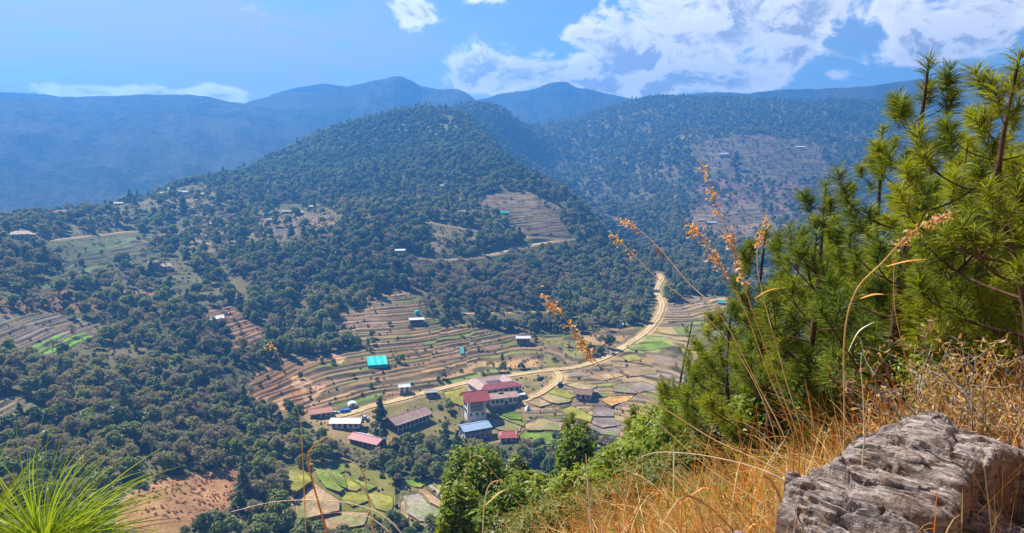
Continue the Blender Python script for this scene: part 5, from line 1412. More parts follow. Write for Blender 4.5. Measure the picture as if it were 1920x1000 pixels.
# pines farther down the slope
pine(1080, 60, (1074, 778), 4.4, 21, 'dark green pine with pointed top in front of the paddies', .3, 110, 60, .45, .034, .5, True, sub=6)
pine(1195, 38, (1192, 765), 2.0, 24, 'green pine sapling between the pointed pine and the leafy bushes', .45, 70, 56, .32, .022, .36, True, sub=5)
pine(1300, 56, (1298, 604), 2.9, 25, 'thin open pine with bare dark trunk before the terraces', .15, 20, 22, .4, .022, .45, True, sub=3, low=.35)
pine(1250, 30, (1255, 712), 1.8, 28, 'small green pine left of the pine stand', .6, 60, 56, .3, .018, .36, True, sub=5)
# leafy trees and shrubs of the near slope
def leafy(px, r, py, w, seed, label, m='leaf_fresh', tint=.4, n=2600, size=None, shape='round', cat='tree', name='leafy_tree', hmax=None):
    b0 = P(px, 500, r); zb = float(near_z(b0[0], b0[1]))
    H = (P(px, py, r)[2] - zb) * 1.14
    root = empty(name, (b0[0], b0[1], zb - .05)); tag(root, label, cat)
    c = obj('crown', crown_mesh('crown', M[m], seed, shape, H, w, n, size or .0042 * r), root); c['tint'] = tint
    obj('trunk' if cat == 'tree' else 'stem', trunk_mesh('trunk', M['bark'], seed, H, .012 * H + .015, 6, .5, .2), root)
leafy(897, 46, 822, 6.2, 29, 'tall bright green leafy tree below the small red roof', tint=.55, n=6000, size=.15)
leafy(862, 38, 895, 3.8, 30, 'bright green leafy crown at the bottom edge left of the taller one', tint=.8, n=3600, size=.13)
leafy(1085, 54, 800, 4.6, 45, 'dark green leafy tree merging with the pointed pine', 'leaf_fresh', .2, n=4200, size=.16)
leafy(1000, 50, 862, 5.4, 31, 'yellow-green leafy tree right of the bright green pine', tint=.8)
leafy(975, 62, 862, 4.0, 32, 'dark leafy tree between the bright pine and the pointed pine', 'leaf_dark', .8)
leafy(1150, 34, 838, 3.6, 33, 'dark green bush under the pointed pine', 'leaf_dark', .7, cat='shrub', name='shrub')
leafy(1255, 24, 775, 3.6, 34, 'yellow flowering bush in the middle of the near slope', tint=.95, cat='shrub', name='shrub', shape='bush')
leafy(1305, 21, 745, 3.2, 35, 'fresh green bush at the foot of the pine stand', tint=.5, cat='shrub', name='shrub', shape='bush')
leafy(1190, 22, 825, 3.0, 36, 'bright leafy bush above the dry grass', tint=.6, cat='shrub', name='shrub', shape='bush')
leafy(1060, 30, 905, 2.6, 37, 'dark green bush under the dry grass edge', 'leaf_dark', .9, cat='shrub', name='shrub', shape='bush')
leafy(1110, 19, 880, 2.4, 38, 'yellowish bush behind the white dry stems', tint=.8, cat='shrub', name='shrub', shape='bush')
leafy(965, 28, 905, 3.4, 39, 'green bush at the left end of the dry grass', tint=.35, cat='shrub', name='shrub', shape='bush')
leafy(1360, 15, 790, 1.6, 40, 'olive bush below the small bright pine', 'leaf_shrub', .5, cat='shrub', name='shrub', shape='bush')
leafy(1440, 12, 740, 1.4, 41, 'green bush under the left pines', tint=.45, cat='shrub', name='shrub', shape='bush')
leafy(1600, 9.5, 660, 1.5, 42, 'low green bush behind the tall straw stalk', tint=.3, cat='shrub', name='shrub', shape='bush')
leafy(1810, 9, 640, 1.5, 43, 'green bush under the right pines', tint=.55, cat='shrub', name='shrub', shape='bush')
# dry shrubs behind the rock
M['dead_leaf'] = leaf_mat('dead_leaf', (.26, .13, .05), (.40, .25, .09), (.50, .36, .16), .3)
def dry_shrub(px, r, py, w, seed, label, leaves=700):
    rg = np.random.default_rng(seed)
    b0 = P(px, 500, r); zb = float(near_z(b0[0], b0[1])); H = P(px, py, r)[2] - zb
    root = empty('dry_shrub', (b0[0], b0[1], zb)); tag(root, label, 'shrub')
    tipsall = []
    for i in range(9):
        a = i * 2.4 + rg.random(); e = np.array([math.cos(a) * w * .5 * rg.random(), math.sin(a) * w * .4 * rg.random(), H * (.6 + .4 * rg.random())])
        c = bez([[math.cos(a) * .05, math.sin(a) * .05, -.05], e * .5 + rg.normal(size=3) * .08, e], 12)
        prt = [tube(c, np.linspace(.010, .003, 12), 5)]
        for j in range(9):
            q = c[3 + int(rg.random() * 8)]; e2 = q + np.array([rg.normal() * .16, rg.normal() * .16, .05 + .2 * rg.random()])
            s2 = bez([q, (q + e2) / 2 + rg.normal(size=3) * .03, e2], 6); prt.append(tube(s2, np.linspace(.004, .0018, 6), 4)); tipsall += list(s2[2:])
        V, F = joinVF(prt); obj('stem', npmesh('stem', V, F, M['pale_bark'], True), root)
    t = np.array(tipsall); k = rg.integers(0, len(t), leaves)
    V, Q = cards(t[k] + rg.normal(size=(leaves, 3)) * .025, rg.normal(size=(leaves, 3)), .026, rg, .3, .3)
    o = obj('leaves', npmesh('leaves', V, Q, M['dead_leaf'], False, {'leafvar': ('FLOAT', np.repeat(rg.random(leaves), 4))}), root); o['tint'] = .5
dry_shrub(1850, 5.6, 610, 1.5, 51, 'dry brown shrub with pale twigs behind the right end of the rock', 900)
dry_shrub(1700, 6.4, 640, 1.2, 52, 'leafless grey-brown shrub right behind the top of the rock', 350)
dry_shrub(1910, 4.9, 680, 1.1, 53, 'golden dry shrub at the right edge above the rock', 700)
dry_shrub(1790, 5.0, 690, .9, 54, 'small thorny dry shrub touching the back of the rock', 400)
# ------------------------------------------------------------------ dry grass
def straw_mat(n):
    def f(b):
        a = b.n('ShaderNodeAttribute', attribute_type='GEOMETRY', attribute_name='Col')
        d = b.n('ShaderNodeBsdfDiffuse'); b.t.links.new(a.outputs[0], d.inputs[0])
        t = b.n('ShaderNodeBsdfTranslucent'); b.t.links.new(a.outputs[0], t.inputs[0])
        m = b.n('ShaderNodeMixShader'); m.inputs[0].default_value = .35
        b.t.links.new(d.outputs[0], m.inputs[1]); b.t.links.new(t.outputs[0], m.inputs[2])
        return m.outputs[0]
    return mat(n, f)
M['straw'] = straw_mat('straw')
STRAW = np.array([(.50, .31, .10), (.44, .24, .06), (.52, .20, .035), (.60, .46, .25), (.38, .21, .07), (.46, .17, .04), (.36, .30, .06)])
def blades(base, azi, ln, wid, lean, curl, rg, segs=4, cols=None):
    n = len(base)
    d = np.stack([np.cos(azi), np.sin(azi), np.zeros(n)], 1); s = np.stack([-np.sin(azi), np.cos(azi), np.zeros(n)], 1)
    rowsV, pos, ang = [], base.copy(), lean.copy()
    for k in range(segs + 1):
        t = k / segs; w = (wid * (1 - t ** 2 * .92))[:, None] * .5
        rowsV += [pos - s * w, pos + s * w]
        st = (ln / segs)[:, None]
        pos = pos + (d * np.sin(ang)[:, None] + np.array([0, 0, 1.0]) * np.cos(ang)[:, None]) * st
        ang = ang + curl / segs
    V = np.stack(rowsV, 1); m = 2 * (segs + 1)
    k = np.arange(n)[:, None, None] * m + np.arange(segs)[None, :, None] * 2
    Q = (k + np.array([0, 1, 3, 2])[None, None]).reshape(-1, 4)
    C = np.repeat(cols, m, 0)
    return V.reshape(-1, 3), Q, np.concatenate([C, np.ones((len(C), 1))], 1)
rg = np.random.default_rng(61)
nbl = 44000
gpx = rg.uniform(820, 2000, nbl); gr = np.exp(rg.uniform(math.log(1.9), math.log(24), nbl))
b0 = np.array([P(a, 640, b)[:2] for a, b in zip(gpx, gr)])
gzv = near_z(b0[:, 0], b0[:, 1])
clump = np.clip(.5 + 1.3 * fbm(b0[:, 0] / .5, b0[:, 1] / .5, 62, 2), 0, 1)
kp = rg.random(nbl) < (.35 + .9 * clump) * np.where(gpx > 1480, .75, 1) * (1 - .5 * sstep(gr, 6, 14)) * ~((gpx > 1520) & (gr < 3.1))
gpx, gr, b0, gzv, clump = gpx[kp], gr[kp], b0[kp], gzv[kp], clump[kp]; nbl = len(gr)
ci = rg.integers(0, len(STRAW), nbl); gc = STRAW[ci] * (.75 + .5 * rg.random(nbl))[:, None]
grn = (rg.random(nbl) < .16 * sstep(gr, 3, 9)); gc[grn] = np.array([.17, .20, .04])
V, Q, C = blades(np.concatenate([b0, gzv[:, None] - .02], 1), rg.normal(size=nbl) * 1.5 + 3.4, (.22 + .5 * rg.random(nbl) ** 1.6) * (.75 + .4 * clump), np.maximum(.0028, .0011 * gr) * (.7 + .6 * rg.random(nbl)), .25 + .75 * rg.random(nbl), rg.normal(size=nbl) * .9 + .5, rg, 4, gc)
tag(obj('dry_grass', npmesh('dry_grass', V, Q, M['straw'], False, {'Col': ('FLOAT_COLOR', C)})), kind='stuff')
nl = 9000      # green weeds among the straw
wpx = rg.uniform(900, 1960, nl); wr = np.exp(rg.uniform(math.log(5.5), math.log(20), nl)); b1 = np.array([P(a, 640, b)[:2] for a, b in zip(wpx, wr)])
kp = fbm(b1[:, 0] / 1.5, b1[:, 1] / 1.5, 63, 3) > -.05; b1, wr = b1[kp], wr[kp]; nl = len(wr)
pw = np.concatenate([b1, (near_z(b1[:, 0], b1[:, 1]) + .45 * rg.random(nl) ** 1.2)[:, None]], 1)
V, Q = cards(pw, rg.normal(size=(nl, 3)) + np.array([0, 0, .8]), np.maximum(.02, .0036 * wr), rg, .5, .3)
o = obj('weeds', npmesh('weeds', V, Q, M['leaf_fresh'], False, {'leafvar': ('FLOAT', np.repeat(rg.random(nl) ** 2, 4))})); o['tint'] = .55; tag(o, kind='stuff')
def bush_at(name, me_, x, y, sc, ti, label):
    root = empty(name, (x, y, float(near_z(x, y)) - .1)); root.scale = (sc, sc, sc); tag(root, label, 'shrub')
    c = obj('crown', me_, root); c['tint'] = ti
    obj('stem', trunk_mesh('stem', M['bark'], int(x * 10), 1.8, .05, 4, .5), root)
    return c
n2_ = 2600
qx = rg.uniform(860, 1960, n2_); qr = np.exp(rg.uniform(math.log(2.1), math.log(9), n2_)); q2 = np.array([P(a, 640, b)[:2] for a, b in zip(qx, qr)])
V, Q, C = blades(np.concatenate([q2, near_z(q2[:, 0], q2[:, 1])[:, None] - 2.0 * ((qx > 1420) & (qr < 3.3))[:, None]], 1), rg.uniform(0, 6.28, n2_), .45 + .6 * rg.random(n2_), np.maximum(.004, .0016 * qr) * (.7 + .6 * rg.random(n2_)), .5 + .8 * rg.random(n2_), rg.normal(size=n2_) * 1.3 + .7, rg, 7, STRAW[rg.integers(0, 5, n2_)] * (.9 + .5 * rg.random(n2_))[:, None])
tag(obj('fallen_straw', npmesh('fallen_straw', V, Q, M['straw'], False, {'Col': ('FLOAT_COLOR', C)})), kind='stuff')
n2_ = 3600
qx = rg.uniform(1120, 1990, n2_); qr = np.exp(rg.uniform(math.log(3.2), math.log(9.5), n2_)); q2 = np.array([P(a, 640, b)[:2] for a, b in zip(qx, qr)])
kp = rg.random(n2_) < np.clip(.5 + 1.6 * fbm(q2[:, 0] / .6, q2[:, 1] / .6, 67, 2), 0, 1); q2, qr = q2[kp], qr[kp]; n2_ = len(qr)
V, Q, C = blades(np.concatenate([q2, near_z(q2[:, 0], q2[:, 1])[:, None]], 1), rg.normal(size=n2_) * 1.2 + 3.3, .5 + .75 * rg.random(n2_) ** 1.5, np.maximum(.005, .0017 * qr) * (.7 + .6 * rg.random(n2_)), .05 + .45 * rg.random(n2_), .3 + 1.5 * rg.random(n2_) ** 1.6, rg, 8, np.array([(.50, .17, .03), (.54, .26, .06), (.46, .14, .03), (.56, .40, .18)])[rg.integers(0, 4, n2_)] * (.85 + .4 * rg.random(n2_))[:, None])
tag(obj('tall_grass', npmesh('tall_grass', V, Q, M['straw'], False, {'Col': ('FLOAT_COLOR', C)})), kind='stuff')
# bushes covering the slope down to the valley
nu = 2600
uy = np.exp(rg.uniform(math.log(11), math.log(190), nu)); ux = rg.uniform(-.25, .8, nu) * uy + 1
uz = near_z(ux, uy); upx, upy = project(ux, uy, uz)
kp = (np.hypot(ux, uy) < 200) & (fbm(ux / 7, uy / 7, 64, 3) > .0)
ux, uy, uz = ux[kp], uy[kp], uz[kp]; nu = len(ux)
hedge = [crown_mesh('hedge_crown', M['leaf_scrub'], 730 + i, 'bush', 2.2, 2.8, 1500, 0.055) for i in range(2)]
HSRC = [bush_at('shrub', hedge[0], 9.5, 17.0, .8, .35, 'rounded green shrub on the edge of the near slope under the pines'), bush_at('shrub', hedge[1], 3.2, 14.0, .6, .7, 'yellow-green shrub just behind the dry grass')]
ut = np.clip(.45 + .6 * fbm(ux / 6, uy / 6, 66, 2) + .25 * rg.normal(size=nu), 0, 1)
gn_scatter('undergrowth', HSRC, np.stack([ux, uy, uz - .2], 1), rg.uniform(0, 6, nu), (.20 + .40 * rg.random(nu)) * (1 + uy / 90), ut, rg.integers(0, 2, nu))
# tall single stalks
def flat_col(n, a, c): M[n] = mat(n, lambda b: principled(b, b.mix(b.mr(b.noise(b.n('ShaderNodeTexCoord').outputs['Object'], 14.0, 3), .35, .65), a, c), .7, None, .2))
flat_col('straw_stem', (.44, .25, .09), (.56, .38, .18)); flat_col('orange_stem', (.46, .15, .03), (.52, .24, .06)); flat_col('pale_stem', (.55, .42, .27), (.68, .58, .44))
M['plume'] = leaf_mat('plume', (.40, .17, .07), (.52, .28, .13), (.72, .52, .34), .35, .8)
def ribbon(pts, wid, rg, m, parent, name='blade'):
    c = bez(pts, 14); tg = np.gradient(c, axis=0); s = np.cross(tg, rg.normal(size=3)); s /= np.linalg.norm(s, axis=1, keepdims=True) + 1e-9
    w = wid * np.sin(np.linspace(.35, math.pi * .97, 14))[:, None] * .5
    up = np.cross(tg, s); up /= np.linalg.norm(up, axis=1, keepdims=True) + 1e-9
    V = np.stack([c - s * w, c - up * w * .35, c + s * w], 1).reshape(-1, 3)
    i = np.arange(13)[:, None] * 3
    Q = np.concatenate([i + np.array([[0, 1, 4, 3]]), i + np.array([[1, 2, 5, 4]])])
    return obj(name, npmesh(name, V, Q, M[m], True), parent)
def stalk(pts, r0, r1, label, rad=.0035, m='straw_stem', plume=None, leaves=(), seed=1, name='grass_stalk', group=None, plen=.03, pn=90):
    rg = np.random.default_rng(seed)
    n = len(pts); rs = np.linspace(r0, r1, n)
    w = np.array([P(p[0], p[1], r) for p, r in zip(pts, rs)])
    gz_ = float(near_z(w[0, 0], w[0, 1]))
    if w[0, 2] > gz_ + .02: st_ = max(.05, float(np.linalg.norm(w[1] - w[0]))); kz = np.arange(w[0, 2] - st_, gz_ - .03, -st_)[::-1]; w = np.vstack([[[w[0, 0], w[0, 1], gz_ - .03]]] + [[[w[0, 0], w[0, 1], q_]] for q_ in kz] + [w])
    base = w[0].copy(); w = w - base; n0 = len(w) - n
    root = empty(name, tuple(base)); tag(root, label, 'grass stalk', group)
    c = np.vstack([bez(w[:n0 + 1], 3 * n0 + 1)[:-1], bez(w, 40 * (len(w) - 1))[40 * n0::max(1, (len(w) - 1 - n0))][:40]]) if n0 else bez(w, 40)
    c_all = c; c = c[-40:]; V, F = tube(c_all, np.concatenate([np.full(len(c_all) - 40, rad), np.linspace(rad, rad * .4, 40)]), 6); obj('stem', npmesh('stem', V, F, M[m], True), root)
    if plume:
        k0 = int(40 * plume); nodes_ = rg.uniform(k0, 39, max(5, pn // 9)); idx = np.clip(nodes_[rg.integers(0, len(nodes_), pn)] + rg.normal(size=pn) * .45, k0, 38.9); i0 = idx.astype(int); f = (idx - i0)[:, None]
        q = c[i0] * (1 - f) + c[np.minimum(i0 + 1, 39)] * f
        
        q = q + rg.normal(size=(pn, 3)) * plen * .45 + np.array([.0, 0, -.3 * plen])
        V1, Q1 = cards(q, rg.normal(size=(pn, 3)), plen * .42, rg, .36, .4)
        t_ = []
        o = obj('seed_head', npmesh('seed_head', V1, Q1, M['plume'], False, {'leafvar': ('FLOAT', np.repeat(rg.random(pn), 4))}), root); o['tint'] = .4; o['kind'] = 'stuff'
    for lp, lr, lw, lm in leaves:
        ribbon(np.array([P(a, b_, lr) for a, b_ in lp]) - base, lw, rg, lm, root)
    return root
stalk([(1583, 830), (1583, 640), (1604, 548), (1655, 492), (1705, 440), (1760, 408), (1805, 394)], 3.6, 3.4, 'tallest straw stalk with drooping pale plume, standing before the pines', .0042, 'straw_stem', .62, [([(1612, 560), (1640, 552), (1668, 553)], 3.5, .012, 'orange_stem'), ([(1590, 660), (1610, 622), (1640, 603)], 3.5, .006, 'pale_stem')], 71, pn=110)
stalk([(1735, 800), (1712, 720), (1690, 640), (1676, 560), (1680, 470), (1700, 440)], 3.9, 3.6, 'thin leaning straw stalk just left of the rock top', .003, 'straw_stem', None, [([(1660, 500), (1700, 490), (1740, 486)], 3.6, .010, 'orange_stem')], 72)
stalk([(1500, 920), (1330, 820), (1220, 750), (1130, 690), (1090, 640), (1052, 588), (1012, 545)], 3.6, 4.2, 'long stalk leaning left with orange plume over the terraces', .004, 'straw_stem', .55, [], 73, pn=170, plen=.04)
stalk([(1480, 850), (1420, 720), (1350, 590), (1290, 530), (1240, 470), (1190, 425), (1150, 410)], 3.6, 4.4, 'stalk arching left over the dirt road with scattered spikelets', .003, 'straw_stem', .72, [([(1245, 495), (1232, 468), (1205, 455)], 4.3, .016, 'orange_stem')], 74, pn=46, plen=.035)
stalk([(1455, 830), (1400, 690), (1320, 590), (1230, 520), (1180, 470), (1140, 432)], 3.7, 4.4, 'thin stalk with few pale spikelets above the dirt road', .0025, 'straw_stem', .74, [], 75, pn=36, plen=.035)
stalk([(1500, 840), (1460, 720), (1410, 580), (1376, 470), (1340, 380), (1318, 308)], 3.7, 4.2, 'upright stalk whose orange plume reaches highest over the right hill', .0035, 'orange_stem', .50, [], 76, pn=150, plen=.04)
stalk([(1490, 830), (1440, 700), (1400, 590), (1360, 510), (1320, 450), (1275, 402)], 3.8, 4.4, 'stalk with orange plume bending left below the highest plume', .003, 'orange_stem', .55, [], 77, pn=130, plen=.04)
stalk([(1510, 850), (1470, 700), (1440, 590), (1420, 500), (1425, 440), (1440, 400)], 3.9, 4.4, 'stalk with thin orange plume against the left pines', .003, 'straw_stem', .6, [([(1415, 560), (1440, 545), (1476, 538)], 4.0, .012, 'orange_stem')], 78, pn=80, plen=.035)
stalk([(615, 1010), (596, 940), (580, 880), (578, 850), (600, 828), (625, 812)], 2.4, 2.5, 'bare orange stalk bent over like a hook above the lower paddies', .0036, 'orange_stem', None, [], 79)
stalk([(700, 1010), (690, 930), (680, 885), (660, 866), (640, 860)], 2.6, 2.7, 'brown stalk with curled tip right of the hook-shaped stalk', .0026, 'straw_stem', None, [], 80)
stalk([(745, 1015), (715, 985), (680, 965), (640, 961), (600, 964)], 2.3, 2.4, 'pale stalk lying over to the left at the bottom edge', .0024, 'pale_stem', None, [], 81)
stalk([(760, 1015), (720, 968), (660, 945), (590, 938), (510, 942), (425, 962)], 2.3, 2.5, 'long pale stalk arching far left along the bottom edge', .0024, 'pale_stem', None, [], 82)
stalk([(905, 1010), (908, 950), (915, 915), (930, 902), (945, 906)], 3.2, 3.2, 'dry grey stem with nodding tip at the left end of the grass', .0034, 'pale_stem', None, [([(908, 950), (935, 925), (952, 918)], 3.2, .008, 'straw_stem')], 83)
stalk([(1110, 1000), (1104, 930), (1100, 870), (1098, 850)], 3.6, 3.6, 'white broken dry stem standing upright in the grass', .006, 'pale_stem', None, [([(1103, 900), (1085, 895), (1075, 915)], 3.6, .006, 'pale_stem')], 84)
stalk([(1010, 1000), (960, 930), (920, 880), (900, 856), (880, 862), (868, 905)], 3.4, 3.6, 'thin stalk curving over the bright green pine', .0024, 'straw_stem', None, [], 85)
stalk([(1600, 1000), (1470, 900), (1350, 860), (1240, 848), (1190, 862)], 3.2, 3.4, 'grey arched stalk low over the dry grass', .003, 'pale_stem', None, [], 86)
stalk([(1460, 980), (1330, 880), (1230, 790), (1150, 720), (1100, 690)], 3.3, 3.8, 'straight straw stalk leaning left below the long orange plume', .003, 'straw_stem', None, [], 87)
stalk([(1620, 830), (1618, 740), (1614, 690), (1616, 660)], 3.3, 3.3, 'short white upright stem left of the tallest straw stalk', .0028, 'pale_stem', None, [([(1617, 718), (1640, 714), (1665, 716)], 3.3, .009, 'orange_stem')], 88)
stalk([(565, 800), (548, 735), (530, 690), (516, 655), (500, 640)], 2.6, 2.7, 'faint thin stalk above the red strip terraces', .0016, 'straw_stem', .7, [], 89, pn=16, plen=.02)
# clumps of broad orange blades
def clump_of(px, py, r, n, seed, label, fan=1.0, ln=(.25, .5)):
    n = int(n * 1.5); ln = (ln[0], ln[1] * 1.25)
    rg = np.random.default_rng(seed); b = P(px, py, r); gz_ = float(near_z(b[0], b[1])); base = np.array([b[0], b[1], gz_ - .02])
    root = empty('grass_clump', tuple(base)); tag(root, label, 'grass clump')
    for i in range(n):
        a = rg.normal() * .9 * fan + (math.pi if rg.random() < .62 else 0); L_ = rg.uniform(*ln); b0 = rg.normal(size=3) * .03; b0[2] = 0
        e = b0 + np.array([math.cos(a) * L_ * (.25 + .5 * rg.random()), math.sin(a) * L_ * .3, L_ * (.75 + .4 * rg.random())])
        mid = (b0 + e) / 2 + np.array([-.12 * L_ * math.cos(a), 0, .12 * L_]); pts = [b0, mid, e]
        if rg.random() < .5: pts.append(e + np.array([math.cos(a) * L_ * .22, 0, -L_ * (.05 + .22 * rg.random())]))
        ribbon(pts, rg.uniform(.008, .015), rg, ['orange_stem', 'orange_stem', 'straw_stem', 'pale_stem'][rg.integers(0, 4)], root)
clump_of(1480, 850, 3.5, 40, 91, 'large clump of bright orange grass blades left of the rock', 1.0, (.3, .75))
clump_of(1520, 830, 3.7, 22, 92, 'smaller orange grass clump touching the rock edge', .9, (.2, .5))
clump_of(1400, 880, 3.6, 20, 93, 'thin orange grass clump in the straw', 1.0, (.25, .55))
clump_of(1750, 800, 4.2, 18, 94, 'orange grass clump behind the rock top', .9, (.2, .45))
clump_of(1250, 960, 3.5, 20, 95, 'tan grass clump in the middle of the dry slope', 1.1, (.2, .45))
clump_of(1090, 975, 3.8, 18, 96, 'low tan grass clump near the white broken stem', 1.1, (.2, .4))
clump_of(860, 1010, 3.2, 14, 97, 'wiry tan grass clump at the bottom centre', 1.1, (.25, .45))
# ------------------------------------------------------------------ rocks
def rock_mat():
    def f(b):
        co = b.n('ShaderNodeTexCoord').outputs['Object']
        vr = b.n('ShaderNodeVectorRotate', rotation_type='Z_AXIS'); b.t.links.new(co, vr.inputs[0]); vr.inputs['Angle'].default_value = R(42); mp = b.n('ShaderNodeMapping'); b.t.links.new(vr.outputs[0], mp.inputs[0]); mp.inputs['Scale'].default_value = (4.5, 14, 24)
        n = b.noise(mp.outputs[0], 2.2, 8, .68); n2 = b.noise(co, 5.0, 5, .6); n3 = b.noise(mp.outputs[0], 9.0, 5, .7)
        c = b.mix(b.mr(n, .32, .66), (.050, .036, .031), (.36, .29, .26))
        c = b.mix(b.mr(n3, .56, .72, 0, .8), c, (.70, .65, .61)); c = b.mix(b.mr(n2, .50, .68, 0, .65), c, (.15, .085, .06))
        lich = b.noise(co, 11.0, 4, .6); c = b.mix(b.mr(lich, .64, .72, 0, .6), c, (.24, .25, .20))
        h = b.math('ADD', n, b.math('MULTIPLY', n3, .55))
        return principled(b, c, .62, (h, 1.0, .012), .4)
    return mat('schist', f)
M['schist'] = rock_mat()
def slab_rock(name, slabs, label, x0, x1, y0, y1, zg, step=.0048, tilt=(0, 0, 0)):
    """layers given as (outline on the photograph, level): one broken block of layered stone"""
    ca_, sa_ = math.cos(R(-42)), math.sin(R(-42))
    cs = [(px_ * ca_ + py_ * sa_, -px_ * sa_ + py_ * ca_) for px_ in (x0, x1) for py_ in (y0, y1)]
    us = np.arange(min(c[0] for c in cs), max(c[0] for c in cs), step * 1.7); vs_ = np.arange(min(c[1] for c in cs), max(c[1] for c in cs), step * .75)
    u, v = np.meshgrid(us, vs_, indexing='ij'); nx, ny = u.shape
    Xr, Yr = u * ca_ - v * sa_, u * sa_ + v * ca_
    H = np.full(Xr.shape, zg)
    wxr, wyr = Xr + .022 * fbm(u / .09, v / .05, 131, 4), Yr + .022 * fbm(u / .09, v / .05, 132, 4)
    for poly, zl, gx, gy, rough in slabs:
        dx, dy, dz = pdir(np.array([p[0] for p in poly], float), np.array([p[1] for p in poly], float))
        k = zl / dz; Wp = np.stack([dx * k, dy * k], 1); cen = Wp.mean(0)
        ins = inpoly(wxr, wyr, [tuple(q) for q in Wp])
        d = np.full(Xr.shape, 1e9)
        for i in range(len(Wp)):
            a, b_ = Wp[i], Wp[(i + 1) % len(Wp)]; ab = b_ - a; t_ = np.clip(((wxr - a[0]) * ab[0] + (wyr - a[1]) * ab[1]) / (ab @ ab + 1e-12), 0, 1)
            d = np.minimum(d, np.hypot(wxr - a[0] - t_ * ab[0], wyr - a[1] - t_ * ab[1]))
        lay = fbm(u / .55 + .6 * fbm(u / .3, v / .3, 138, 2), v / .11, 133, 4); lv_ = np.floor(lay * 5) / 5 + sstep(lay * 5 - np.floor(lay * 5), .80, 1.0) / 5
        top = zl + gx * (Xr - cen[0]) + gy * (Yr - cen[1]) + rough * .055 * lv_ + rough * .006 * fbm(u / .30, v / .022, 134, 4) + rough * .03 * fbm(u / .6, v / .3, 137, 3) + .004 * fbm(Xr / .02, Yr / .02, 136, 2)
        crack = np.abs(fbm(u / .5 + 3, v / .10, 135, 3)); top = top - rough * .075 * np.exp(-(crack / .028) ** 2) * sstep(fbm(u / .5, v / .3, 139, 2), -.25, .15)
        pv_ = v + .035 * fbm(u / .30, v / .4, 141, 3) + .010 * fbm(u / .045, v / .1, 142, 2); pk = pv_ / .115 + .35 * np.sin(pv_ * 31); ps = pk - np.floor(pk)
        top = top + rough * (.024 * (1 - ps) * sstep(ps, 0, .09) - .02 * np.exp(-(ps / .05) ** 2)) * (.35 + .65 * sstep(fbm(u / .35, v / .2, 143, 2), -.3, .2))
        jn = np.floor(u / .17 + 3 * _hash(np.floor(pk), np.floor(pk) * 0, 144) + .25 * fbm(u / .1, v / .05, 145, 2)); top = top + rough * .026 * (_hash(np.floor(pk), jn, 146) - .5)
        edge = .045 * np.exp(-d / .022)
        H = np.where(ins, np.maximum(H, top - edge), H)
    ii = np.arange(nx * ny).reshape(nx, ny)
    sel = (H > zg + 1e-4); cell = sel[:-1, :-1] | sel[1:, :-1] | sel[1:, 1:] | sel[:-1, 1:]
    Fq = np.stack([ii[:-1, :-1], ii[1:, :-1], ii[1:, 1:], ii[:-1, 1:]], -1)[cell]
    V = np.stack([Xr, Yr, H], -1).reshape(-1, 3)
    used = np.unique(Fq); mp_ = -np.ones(len(V), int); mp_[used] = np.arange(len(used))
    o = obj(name, npmesh(name, V[used], mp_[Fq], M['schist'], False)); tag(o, label, 'rock'); return o
slab_rock('rock', [
    ([(1456, 946), (1480, 928), (1510, 915), (1610, 928), (1700, 940), (1800, 944), (1800, 1080), (1650, 1080), (1560, 1003), (1500, 968)], -1.36, .0, .55, 1.7),
    ([(1496, 905), (1522, 868), (1560, 850), (1600, 826), (1650, 812), (1690, 800), (1800, 812), (1925, 850), (1850, 868), (1812, 900), (1796, 948), (1700, 944), (1610, 928)], -1.28, .03, .04, 1.0),
    ([(1540, 862), (1600, 828), (1690, 802), (1790, 812), (1800, 842), (1735, 868), (1640, 862)], -1.245, .02, .04, 1.0),
    ([(1690, 802), (1688, 786), (1722, 774), (1778, 778), (1800, 806), (1780, 832), (1700, 828)], -1.205, .0, .06, .8),
    ([(1800, 808), (1850, 818), (1990, 862), (1990, 880), (1925, 852), (1850, 866)], -1.245, .0, .05, .6),
    ([(1600, 985), (1640, 945), (1760, 940), (1880, 950), (1990, 960), (1990, 1110), (1580, 1110)], -1.44, -.32, .12, 1.5)],
    'large grey-brown layered schist boulder in the bottom right corner', .75, 2.45, 1.4, 3.9, -2.35)
slab_rock('rock', [([(1350, 1004), (1368, 988), (1395, 985), (1420, 997), (1425, 1030), (1350, 1035)], -1.62, .0, .05, .5)], 'small flat grey stone at the bottom edge, left of the big boulder', .45, 1.3, 1.8, 3.3, -2.2)
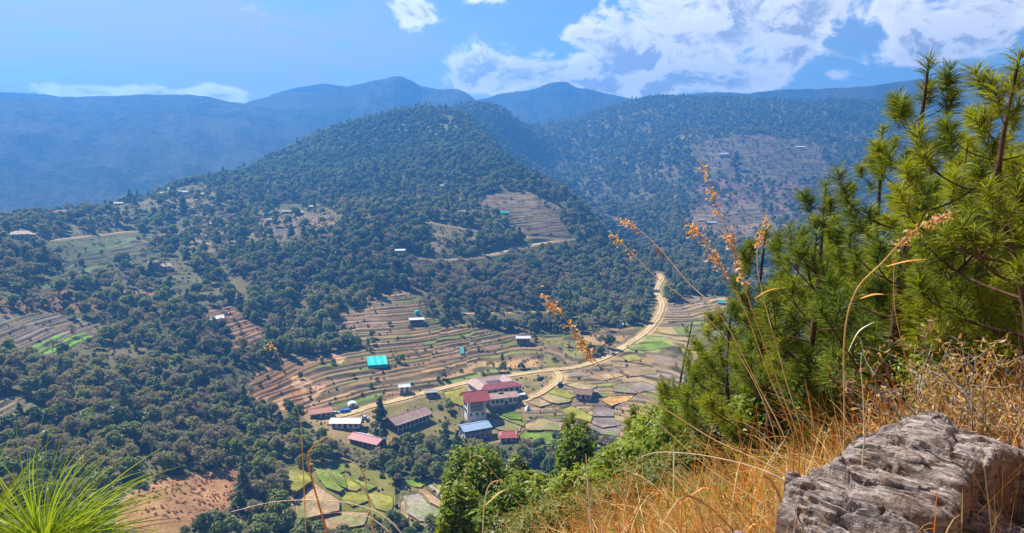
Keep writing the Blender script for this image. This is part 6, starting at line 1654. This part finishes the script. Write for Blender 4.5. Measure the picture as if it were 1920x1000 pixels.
# ------------------------------------------------------------------ pine shoot right below the camera
rg = np.random.default_rng(141)
for (px, py, r, n, ln, lb, sd2) in ((84, 1012, 1.30, 720, .225, 'close pine shoot with long bright green needles in the bottom left corner', 1), (-30, 985, 1.55, 220, .19, 'second pine shoot cut off by the left edge at the bottom', 2)):
    tip = P(px, py, r); gz_ = float(near_z(tip[0], tip[1])); base = np.array([tip[0] - .03, tip[1], gz_])
    root = empty('pine_shoot', tuple(base)); tag(root, lb, 'pine shoot')
    c = bez([[0, 0, -.05], (tip - base) * .5 + np.array([.02, 0, 0]), tip - base], 14); V, F = tube(c, np.linspace(.012, .007, 14), 8); obj('stem', npmesh('stem', V, F, M['pine_bark'], True), root)
    T = tip - base; s = rg.random(n); q = T - np.array([0, 0, 1.0]) * (.09 * (1 - s))[:, None]
    el = np.where(rg.random(n) < .35, rg.uniform(.5, 1.35, n), rg.uniform(-.1, .8, n)); a = rg.uniform(0, 2 * math.pi, n)
    d = np.stack([np.cos(a) * np.cos(el), np.sin(a) * np.cos(el) * .9, np.sin(el)], 1)
    bend = .03 + .24 * rg.random(n) ** 1.5; L_ = ln * (.45 + .62 * rg.random(n)); segs = 7; pos = q.copy(); rowsV = []
    sdv = np.cross(d, rg.normal(size=d.shape)); sdv /= np.linalg.norm(sdv, axis=1, keepdims=True)
    for k in range(segs + 1):
        w = .0011 * (1 - (k / segs) ** 3 * .8)
        rowsV += [pos - sdv * w, pos + sdv * w]; pos = pos + d * (L_ / segs)[:, None]; d = d + np.array([0, 0, -1.0]) * bend[:, None] + np.array([.05, 0, 0]); d /= np.linalg.norm(d, axis=1, keepdims=True)
    V = np.stack(rowsV, 1); m = 2 * (segs + 1); k = np.arange(n)[:, None, None] * m + np.arange(segs)[None, :, None] * 2; Q = (k + np.array([0, 1, 3, 2])).reshape(-1, 4)
    lv = np.repeat(rg.random(n) ** 1.5, m)
    o = obj('needles', npmesh('needles', V.reshape(-1, 3), Q, M['needle_shoot'], False, {'leafvar': ('FLOAT', lv)}), root); o['tint'] = .5
